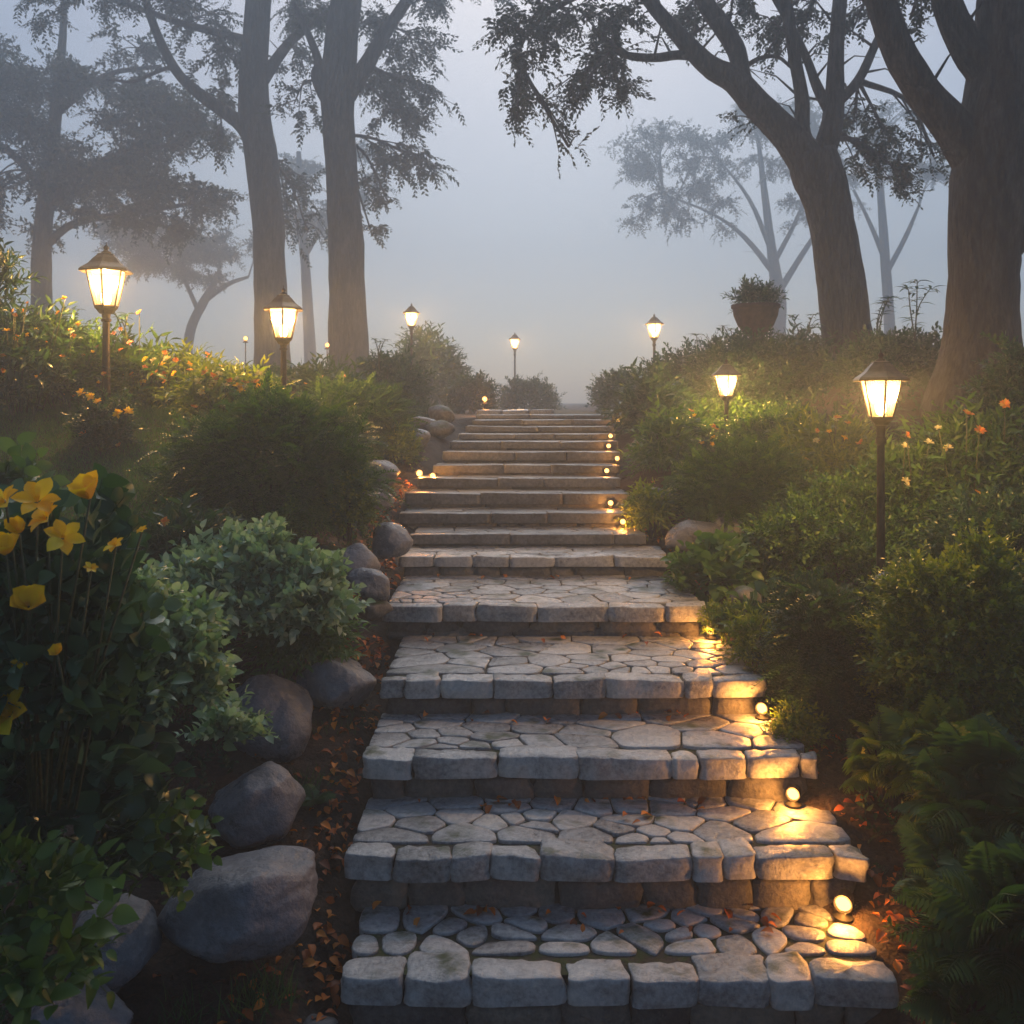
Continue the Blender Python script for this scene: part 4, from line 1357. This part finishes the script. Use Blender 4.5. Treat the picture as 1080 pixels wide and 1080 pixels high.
def make_tree(name, label, d, trunk, limbs, clusters, kind='tree', scale=1.0, group='garden trees', leafmat='lf_tree', seed=0, seg=14, dens=1.0):
    """clusters: (px, py, extra depth, radius px, flatness, n sprigs)"""
    rr = random.Random(seed)
    tr = rows_px(trunk, d)
    bx_, by_, bz_ = tr[0][0], tr[0][1], gz(tr[0][0], tr[0][1])
    tr[0] = (bx_, by_, min(tr[0][2], bz_) - 0.1, tr[0][3])
    t = empty(name, (bx_, by_, bz_))
    off = np.array([bx_, by_, bz_, 0])
    tag(t, label, 'tree', group)
    nodes = []
    a = Acc()
    q = limb(a, [tuple(np.array(r_) - off) for r_ in tr], seg=max(seg, 18), seed=seed, knob=0.05)
    nodes += [x for x in q if x[2] > 0.45 * q[-1][2]]
    a.build('trunk', M['bark'], t)
    for li in limbs:
        a = Acc()
        lr = [tuple(np.array(r_) - off) for r_ in rows_px(li, d)]
        q = limb(a, lr, seg=10, seed=seed + 1, knob=0.05)
        nodes += list(q[2:])
        # little side twigs for irregularity
        for k in range(2, len(q) - 1, 3):
            p = Vector(q[k][:3]); L_ = rr.uniform(0.3, 0.9)
            dv = Vector((rr.uniform(-1, 1), rr.uniform(-.6, .6), rr.uniform(.15, 1))).normalized()
            a.tube([p, p + dv * L_ * .5 + Vector((0, 0, .04)), p + dv * L_ + Vector((rr.uniform(-.1, .1), 0, -.1))], [min(0.02, q[k][3] * .5), 0.009, 0.003], 5)
        a.build('branch', M['bark'], t)
    nodes = np.array(nodes)
    tw = Acc()
    pos, dirs = [], []
    for (px, py, ex, rp, fl, n) in clusters:
        c_ = P(px, py, d + ex) - off[:3]
        r_ = rp / F * d
        dist = np.linalg.norm(nodes[:, :3] - c_, axis=1)
        b_ = nodes[int(np.argmin(dist))][:3]
        b_v, c_v = Vector(b_), Vector(c_)
        L_ = (c_v - b_v).length
        mid = b_v.lerp(c_v, 0.5) + Vector((rr.uniform(-.1, .1) * L_, rr.uniform(-.1, .1) * L_, 0.14 * L_))
        r0 = min(0.045, 0.01 + 0.018 * L_)
        br = smooth_pts([(*b_v, r0), (*mid, r0 * .7), (*c_v, r0 * .45)], 5)
        tw.tube(br[:, :3], br[:, 3], 6)
        n = int(n * dens)
        nsub = max(4, n // 9)
        for s in range(nsub):
            st = Vector(br[rr.randrange(len(br) // 3, len(br))][:3])
            z_ = rr.uniform(-1, 1) ; an = rr.uniform(0, 6.28); q_ = math.sqrt(1 - z_ * z_)
            e2 = c_v + Vector((q_ * math.cos(an), q_ * math.sin(an), z_ * fl)) * r_ * rr.uniform(0.35, 1.15)
            m2 = st.lerp(e2, 0.5) + Vector((0, 0, 0.1 * r_))
            sb = smooth_pts([(*st, 0.012), (*m2, 0.008), (*e2, 0.003)], 4)
            tw.tube(sb[:, :3], sb[:, 3] * (d / 10) ** 0.5, 4)
            dv0 = (e2 - st).normalized() if (e2 - st).length > 1e-3 else Vector((0, 0, 1))
            for j in range(max(1, n // nsub)):
                u = rr.uniform(0.3, 1.0)
                k = min(len(sb) - 1, int(u * len(sb)))
                pos.append(np.array(sb[k][:3]) + rng.normal(0, 0.05, 3))
                v = dv0 * 0.6 + Vector((rr.gauss(0, .7), rr.gauss(0, .7), rr.gauss(-0.15, .45)))
                dirs.append(tuple(v))
    pos = np.array(pos); dirs = np.array(dirs)
    tw.build('twigs', M['bark'], t)
    tp = SP[kind]
    which = rng.integers(0, len(tp), len(pos))
    parts = []
    ups = np.tile([0, 0, 1.0], (len(pos), 1)) + rng.normal(0, 0.3, (len(pos), 3))
    sc = scale * rng.uniform(0.65, 1.2, len(pos))
    for k in range(len(tp)):
        mk = which == k
        if mk.any(): parts.append(scatter(tp[k], pos[mk], dirs[mk], ups[mk], sc[mk]))
    V_, T_, c_ = join(parts)
    link('crown', mesh_tri('crown', V_, T_, M[leafmat], c_, smooth=False), t)
    return t


def cl(x0, x1, y0, y1, k, rp, n, fl=0.5, dep=1.5, seed=0):
    r_ = random.Random(seed)
    return [(r_.uniform(x0, x1), r_.uniform(y0, y1), r_.uniform(-dep, dep), rp * r_.uniform(.7, 1.3), fl, n) for _ in range(k)]


# two tall trunks on the left
make_tree('tall_tree', 'tall slender tree with a long limb reaching left, left of the trunk pair', 22.0,
          [(290, 430, 46), (287, 370, 37), (285, 300, 34), (282, 230, 33), (276, 170, 34), (268, 115, 33), (268, 60, 28), (273, 0, 26), (280, -80, 23), (288, -150, 10)],
          [[(272, 160, 20), (258, 135, 18), (240, 120, 15), (215, 103, 13), (190, 80, 11), (172, 50, 10), (158, 15, 9), (145, -30, 8), (120, -90, 5)],
           [(274, 90, 14), (292, 62, 12), (312, 38, 10), (340, 18, 9), (372, -10, 8), (400, -60, 5)],
           [(270, 45, 11), (235, 36, 9), (190, 24, 7), (150, 10, 6), (105, -4, 4)],
           [(196, 84, 6), (180, 72, 5), (160, 78, 4), (140, 86, 3), (112, 84, 2)]],
          [(230, 60, .3, 45, .7, 60), (210, 20, .5, 50, .6, 80), (175, -10, 0, 60, .6, 90), (110, -5, .5, 60, .5, 70), (240, 100, 1, 30, .7, 30), (320, 10, 1, 45, .7, 70), (320, 70, 1.2, 40, .7, 36),
           (235, 150, 1.2, 30, .6, 24), (200, -60, 0, 80, .6, 110), (290, -90, 0, 90, .6, 130), (120, -80, 0, 70, .5, 90), (380, -90, 0, 80, .5, 110), (310, 200, 1.5, 40, .8, 36), (325, 245, 1.5, 35, .8, 26), (60, 15, 0.5, 50, .4, 40)],
          scale=1.15, seed=1, dens=1.5)
make_tree('tall_tree', 'tall slender tree with a raised right limb, right of the trunk pair', 20.0,
          [(370, 430, 52), (368, 370, 42), (366, 310, 39), (364, 240, 36), (360, 180, 33), (357, 130, 34), (356, 90, 37), (360, 40, 34), (365, 0, 32), (370, -80, 27), (376, -160, 12)],
          [[(366, 100, 22), (382, 76, 19), (398, 48, 15), (416, 20, 13), (432, -4, 12), (460, -50, 8)],
           [(352, 118, 14), (342, 100, 14), (334, 80, 13), (336, 66, 10), (326, 38, 8), (312, 8, 6), (300, -30, 4)],
           [(366, 0, 12), (330, -30, 9), (290, -60, 6)]],
          [(410, 90, .8, 38, .8, 60), (430, 130, .8, 36, .8, 60), (450, 175, .6, 30, .7, 42), (415, 170, 1, 30, .8, 36), (455, 110, .5, 28, .6, 36), (440, 60, .8, 40, .8, 60), (400, 30, .8, 35, .7, 50),
           (410, 215, 1.3, 26, .6, 22), (390, 240, 1.3, 22, .6, 16), (470, 10, 0, 40, .5, 50), (340, 20, .6, 40, .6, 50), (440, -60, 0, 90, .5, 130), (360, -110, 0, 90, .5, 130), (520, -20, 0, 50, .5, 50), (310, 110, 1, 30, .8, 28)],
          scale=1.1, seed=2, dens=1.5)
# forked tree on the right
make_tree('forked_tree', 'dark forked tree leaning over the steps with spreading limbs', 11.0,
          [(903, 440, 80), (897, 390, 62), (892, 340, 52), (886, 290, 48), (879, 245, 46), (872, 210, 48), (862, 183, 54), (856, 162, 50)],
          [[(858, 178, 42), (832, 145, 34), (800, 112, 31), (775, 85, 28), (752, 72, 24), (735, 58, 21), (715, 36, 18), (692, 10, 15), (668, -20, 12), (630, -70, 7)],
           [(800, 112, 22), (784, 85, 19), (777, 55, 20), (762, 28, 20), (745, 5, 19), (728, -30, 15), (700, -90, 9)],
           [(738, 60, 11), (715, 58, 10), (690, 61, 9), (660, 58, 8), (643, 46, 6), (630, 36, 4)],
           [(856, 170, 26), (846, 140, 17), (846, 105, 15), (838, 60, 13), (832, 20, 13), (826, -20, 11), (815, -80, 7)],
           [(862, 175, 30), (874, 145, 24), (880, 110, 22), (882, 60, 17), (886, 0, 15), (892, -60, 10)],
           [(878, 122, 14), (862, 92, 11), (850, 60, 9), (830, 20, 8), (800, -30, 6)],
           [(882, 110, 12), (905, 85, 10), (922, 50, 9), (940, 10, 8), (955, -40, 6)],
           [(670, -18, 8), (630, -12, 7), (590, 6, 6), (560, 30, 4), (545, 60, 3)],
           [(780, 75, 6), (800, 62, 5), (820, 60, 4), (835, 72, 3)]],
          [(540, 25, -.6, 30, .6, 40), (575, 40, -.4, 34, .7, 46), (548, 75, -.5, 24, .8, 26), (545, 125, -.5, 20, .9, 18), (600, 155, -.5, 16, 1.0, 10), (615, 100, -.2, 34, .8, 44), (640, 60, 0, 36, .7, 56), (600, 15, 0, 42, .5, 64), (650, 20, 0, 42, .5, 60),
           (650, 100, .2, 28, .7, 34), (560, 105, 0, 24, .8, 22), (720, 20, .8, 40, .6, 44), (770, 20, 1, 40, .6, 46), (810, 45, 1, 40, .7, 44), (850, 20, 1, 40, .6, 46), (790, 130, 1.2, 26, .6, 14), (900, 30, 1, 36, .6, 36), (920, 175, .8, 30, .6, 44),
           (960, 190, .8, 26, .6, 36), (940, 150, .8, 28, .6, 32), (985, 165, .8, 20, .6, 20), (900, 130, 1, 26, .6, 20),
           (640, -60, 0, 80, .5, 110), (740, -80, 0, 90, .5, 120), (840, -90, 0, 90, .5, 120), (540, -40, -.3, 60, .4, 60), (930, -70, 0, 70, .5, 80)],
          scale=0.66, seed=3, dens=1.35)
# thick tree at the right edge
make_tree('thick_tree', 'thick dark tree at the right edge with a heavy limb leaning left', 7.6,
          [(1028, 430, 118), (1033, 390, 88), (1036, 340, 72), (1037, 290, 68), (1038, 240, 70), (1045, 190, 82), (1056, 140, 92), (1066, 80, 84), (1072, 20, 80), (1078, -50, 74), (1085, -150, 60), (1090, -260, 40)],
          [[(1046, 190, 64), (1022, 155, 50), (995, 122, 40), (970, 92, 36), (950, 58, 34), (936, 22, 32), (924, -12, 30), (905, -60, 22), (880, -120, 12)],
           [(1062, 100, 48), (1034, 66, 40), (1012, 36, 34), (998, 2, 30), (985, -40, 22), (960, -110, 12)],
           [(1050, 280, 26), (1075, 255, 22), (1105, 220, 18), (1140, 170, 10)]],
          [(860, -70, -.5, 90, .5, 60), (960, -90, 0, 90, .5, 70), (1060, -140, 0, 120, .5, 90), (1120, 60, .5, 60, .7, 40), (960, 20, 1.2, 30, .7, 24), (1130, 160, 0, 50, .6, 30), (800, -90, -.5, 80, .4, 50),
           (1250, -950, -4.5, 420, .4, 300), (800, -1150, -4.8, 400, .4, 100), (1500, -900, -4.0, 400, .4, 240), (1050, -520, -3.0, 240, .4, 160), (1500, -500, -3.2, 300, .5, 160)],  # overhead clusters added out of view to shade the foreground and near fog
          scale=0.62, seed=4, seg=20)
# unseen tree added left of the view; its crown darkens the foreground bank
make_tree('thick_tree', 'unseen broad tree added beside the viewer to shade the left foreground', 3.0,
          [(-1500, 1100, 150), (-1450, 600, 120), (-1400, 100, 110), (-1350, -400, 100), (-1300, -1000, 60)],
          [[(-1400, 0, 80), (-1100, -500, 60), (-700, -850, 40), (-300, -1000, 20)], [(-1360, -300, 60, 0), (-1000, -800, 45, .8), (-500, -950, 25, 1.4)]],
          [(-200, -1050, 0, 430, .4, 300), (-700, -950, .4, 430, .4, 300), (-1200, -900, 0, 430, .4, 200), (200, -1350, -.8, 380, .4, 90), (-500, -800, 1.4, 300, .4, 220), (-900, -600, 2.0, 300, .4, 160)],
          scale=0.9, seed=14, group=None)
# dim trees in the fog
make_tree('spreading_tree', 'broad layered tree looming in the fog at the left edge', 27.0,
          [(40, 440, 30), (44, 340, 22), (44, 260, 19), (52, 180, 15), (60, 110, 12), (66, 40, 8), (70, -40, 4)],
          [[(50, 220, 12), (90, 180, 10), (140, 160, 8), (200, 150, 4)], [(46, 260, 10), (80, 235, 8), (140, 225, 6), (200, 215, 4)], [(48, 200, 10), (10, 160, 8), (-40, 130, 5)], [(60, 120, 8), (110, 80, 6), (170, 70, 4)]],
          cl(-30, 200, 50, 130, 18, 36, 90, .4, 2, 1) + cl(-20, 160, 130, 200, 15, 36, 90, .4, 2, 2) + cl(60, 240, 195, 245, 12, 26, 66, .35, 1.5, 3) + cl(-40, 60, 190, 260, 7, 30, 60, .4, 1.5, 4) + cl(20, 240, 120, 150, 7, 30, 66, .35, 1.5, 5),
          kind='treefine', scale=1.25, seed=5, dens=0.8, seg=10)
make_tree('spreading_tree', 'low layered tree in the fog behind the two left lamps', 44.0,
          [(196, 430, 12), (197, 380, 11), (202, 345, 10), (215, 318, 9), (225, 300, 7), (232, 285, 5)],
          [[(215, 318, 6), (240, 300, 5), (262, 292, 3)], [(208, 325, 5), (190, 290, 4), (160, 270, 3)]],
          cl(140, 270, 255, 295, 15, 20, 54, .35, 1.5, 7) + cl(110, 250, 230, 265, 9, 22, 45, .35, 1.5, 8),
          kind='treefine', scale=1.5, seed=6, seg=8)
make_tree('foggy_tree', 'faint wide-crowned tree in the fog behind the planter urn', 46.0,
          [(818, 430, 30), (820, 360, 18), (822, 320, 14), (818, 290, 13), (812, 250, 9), (806, 200, 7), (800, 150, 4)],
          [[(820, 310, 8), (845, 270, 6), (870, 230, 4), (890, 190, 2)], [(818, 290, 7), (785, 250, 5), (750, 225, 3), (700, 205, 2)], [(812, 260, 6), (790, 210, 4), (760, 170, 2)], [(815, 280, 6), (845, 220, 4), (860, 160, 2)]],
          cl(670, 800, 140, 220, 19, 26, 51, .5, 2, 9) + cl(780, 900, 110, 190, 18, 28, 51, .5, 2, 10) + cl(660, 760, 210, 245, 7, 20, 27, .4, 1.5, 11) + cl(840, 920, 200, 240, 6, 20, 24, .4, 1.5, 12),
          kind='treefine', scale=1.35, seed=7, seg=8)
make_tree('foggy_tree', 'faint slim tree in the fog between the forked and the thick tree', 44.0,
          [(940, 430, 14), (938, 340, 11), (934, 280, 10), (930, 220, 8), (925, 150, 5)],
          [[(934, 290, 6), (955, 250, 5), (970, 215, 3)], [(932, 270, 6), (915, 230, 4), (900, 200, 3)]],
          cl(890, 1000, 100, 200, 13, 24, 45, .5, 1.5, 13), kind='treefine', scale=1.3, seed=8, seg=8)
make_tree('foggy_tree', 'faint tree in the fog showing its leaves between the two left trunks', 46.0,
          [(330, 430, 14), (326, 350, 12), (322, 280, 10), (318, 220, 8), (315, 160, 5)],
          [[(322, 270, 6), (345, 230, 5), (370, 200, 3)], [(320, 250, 6), (305, 215, 4), (295, 180, 3)]],
          cl(300, 400, 150, 260, 15, 22, 39, .5, 1.5, 14), kind='treefine', scale=1.6, seed=9, seg=8)


# ------------------------------------------------------------------ lawn, ground cover, litter
def outside_steps(x, y, m=0.03):
    ok = np.ones(len(x), bool)
    for i, (d, z, xl, xr) in enumerate(STEPS):
        d2 = STEPS[i + 1][0] if i + 1 < len(STEPS) else 11.0
        ok &= ~((y > d - m) & (y < d2 + 0.01) & (x > xl - m) & (x < xr + m))
    return ok


def surf_scatter(n, x0, x1, y0, y1, cond):
    x = rng.uniform(x0, x1, n); y = rng.uniform(y0, y1, n)
    k = cond(x, y) & outside_steps(x, y)
    x, y = x[k], y[k]
    return np.stack([x, y, G(x, y)], 1)


# lawn blades
pos = surf_scatter(190000, -5.2, -1.35, 4.4, 8.2, lambda x, y: (x < -1.35 - 0.12 * np.sin(y * 3)) & (y > 4.5 + 0.2 * (x + 3)))
n = len(pos)
dirs = rng.normal(0, 0.55, (n, 3)) + np.array([0, 0, 1.0])
V_, T_, c_ = scatter(leaf_tpl(1, 0.09, 2, 0.1, 0.45, 'blade'), pos, dirs, rng.normal(0, 1, (n, 3)), rng.uniform(0.025, 0.055, n))
tag(link('lawn', mesh_tri('lawn', V_, T_, M['grass'], c_, smooth=False)), 'short mown grass sloping up on the left bank', 'lawn', kind='stuff')

# leafy ground cover on the banks
def cover_cond(x, y):
    nz_ = np.sin(x * 2.3 + 1) * np.cos(y * 1.9) + 0.4 * np.sin(x * 6 + y * 5)
    left = (x < -1.15) & ((y < 4.5) | (y > 7.9)) & (y > 3.4)
    leftnear = (x < -1.45) & (y <= 3.4)
    up = (x < -0.95) & (y > 5.4) & (x > -1.6)
    right = (x > 1.38 + 0.05 * nz_) & (y > 2.2)
    far = (y > 11.2) & ((x < -0.9) | (x > 1.5))
    return left | leftnear | up | right | far


pos = surf_scatter(27000, -6.5, 6.5, 1.8, 16, cover_cond)
n = len(pos)
parts = []
which = rng.integers(0, 3, n)
for k in range(3):
    mk = which == k
    parts.append(scatter(SP['box' if k < 2 else 'feather'][k], pos[mk], rng.normal(0, 0.6, (mk.sum(), 3)) + np.array([0, 0, 0.9]), rng.normal(0, 1, (mk.sum(), 3)) + np.array([0, 0, 1.0]), rng.uniform(0.5, 1.1, mk.sum())))
V_, T_, c_ = join(parts)
tag(link('ground_cover', mesh_tri('ground_cover', V_, T_, M['lf_dark'], c_, smooth=False)), 'low dark leafy ground cover carpeting the banks', 'ground cover', kind='stuff')

# mulch chips on the borders
def border(x, y):
    l = np.interp(y, [s[0] for s in STEPS], [s[2] for s in STEPS]); r_ = np.interp(y, [s[0] for s in STEPS], [s[3] for s in STEPS])
    return ((x < l + 0.02) & (x > l - 0.75)) | ((x > r_ - 0.02) & (x < r_ + 0.4)) | (y < 3.0)


pos = surf_scatter(30000, -1.9, 1.9, 1.9, 8.5, border)
pos[:, 2] += rng.uniform(0, 0.012, len(pos)); n = len(pos)
V_, T_, c_ = scatter(leaf_tpl(1, 0.3, 2, 0.2, 0.2, 'lance'), pos, rng.normal(0, 1, (n, 3)) * np.array([1, 1, 0.25]), rng.normal(0, 0.4, (n, 3)) + np.array([0, 0, 1.0]), rng.uniform(0.012, 0.045, n))
tag(link('mulch', mesh_tri('mulch', V_, T_, M['mulch'], c_, smooth=False)), 'dark bark mulch lining both sides of the steps', 'mulch', kind='stuff')

# orange fallen leaves
LF = leaf_tpl(1, 0.6, 4, 0.3, 0.35, 'oval')
def lit_cond(x, y):
    l = np.interp(y, [s[0] for s in STEPS], [s[2] for s in STEPS]); r_ = np.interp(y, [s[0] for s in STEPS], [s[3] for s in STEPS])
    dl = l - x; dr = x - r_
    nz_ = 0.5 + 0.5 * np.sin(y * 7.0 + x * 9) * np.cos(x * 11 - y * 3)
    k = np.where(dl > 0, np.exp(-dl / 0.16) * 1.0, np.where(dr > 0, np.exp(-dr / 0.14) * 0.8, 0.5))
    return rng.random(len(x)) < k * nz_


pos = surf_scatter(42000, -1.4, 1.9, 2.3, 8.0, lit_cond)
pos[:, 2] += rng.uniform(0.008, 0.035, len(pos))
ex = []
for (si, cnt) in ((0, 26), (1, 22), (2, 14), (3, 9), (4, 6)):       # a few leaves on the treads, against the risers
    d2 = STEPS[si + 1][0]
    for _ in range(cnt):
        ex.append((random.uniform(STEPS[si][2] + .02, STEPS[si][3] - .3), d2 + 0.01 - abs(random.gauss(0, 0.09)), STEPS[si][1] + 0.014))
pos = np.vstack([pos, np.array(ex)])
n = len(pos)
V_, T_, c_ = scatter(LF, pos, rng.normal(0, 1, (n, 3)) * np.array([1, 1, 0.3]), rng.normal(0, 0.35, (n, 3)) + np.array([0, 0, 1.0]), rng.uniform(0.022, 0.056, n))
tag(link('fallen_leaves', mesh_tri('fallen_leaves', V_, T_, M['lf_fall'], c_, smooth=False)), 'orange fallen leaves gathered along the step edges', 'fallen leaves', kind='stuff')

# grass tufts and small ferns on the left border
def tuft(px, py, d, n, hgt, label, mat='lf_fern', kind=None, rad=0.05):
    p = P(px, py, d); p[2] = gz(p[0], p[1])
    o_n = 'grass_tuft' if kind is None else 'fern'
    if kind is None:
        dirs = rng.normal(0, 0.45, (n, 3)) + np.array([0, 0, 1.0])
        pos = rng.normal(0, rad, (n, 3)) * np.array([1, 1, 0])
        V_, T_, c_ = scatter(L_blade, pos, dirs, rng.normal(0, 1, (n, 3)), rng.uniform(0.6, 1.1, n) * hgt)
    else:
        an = rng.uniform(0, 6.28, n)
        dirs = np.stack([np.cos(an), np.sin(an), rng.uniform(0.3, 0.9, n)], 1)
        V_, T_, c_ = scatter(SP['fern'][0], np.zeros((n, 3)), dirs, np.tile([0, 0, 1.0], (n, 1)), rng.uniform(0.6, 1.1, n) * hgt / 0.36)
    o = link(o_n, mesh_tri(o_n, V_, T_, M[mat], c_, smooth=False), None, tuple(p))
    tag(o, label, 'grass tuft' if kind is None else 'fern', 'small tufts on the left border')


tuft(280, 1030, 3.02, 160, 0.13, 'grass tuft in front of the long flat boulder', 'lf_fern')
tuft(200, 1050, 2.95, 90, 0.1, 'sparse grass blades between the two dark boulders', 'lf_fern')
tuft(332, 868, 3.85, 12, 0.13, 'little fern between boulder and third step', 'lf_fern', 'f')
tuft(325, 838, 3.95, 70, 0.09, 'grass blades beside the little fern', 'lf_fern')
tuft(350, 770, 4.35, 150, 0.05, 'low grass patch in front of the dark grey boulder', 'lf_fern', rad=0.1)
tuft(205, 905, 3.35, 12, 0.14, 'small fern behind the long flat boulder', 'lf_fern', 'f')


# ------------------------------------------------------------------ haze box round everything
bpy.context.view_layer.update()
top = max((o.matrix_world @ Vector(c)).z for o in scene.objects if o.type == 'MESH' for c in o.bound_box)

a = Acc()
x0, x1, y0_, y1_, z0, z1 = -62, 62, -17, 97, -1.8, top + 0.3
a.add([(x0, y0_, z0), (x1, y0_, z0), (x1, y1_, z0), (x0, y1_, z0), (x0, y0_, z1), (x1, y0_, z1), (x1, y1_, z1), (x0, y1_, z1)],
      [(0, 3, 2, 1), (4, 5, 6, 7), (0, 1, 5, 4), (1, 2, 6, 5), (2, 3, 7, 6), (3, 0, 4, 7)])
haze = a.build('haze', hz_m, smooth=False)
tag(haze, 'pale grey morning fog filling the garden', kind='stuff')
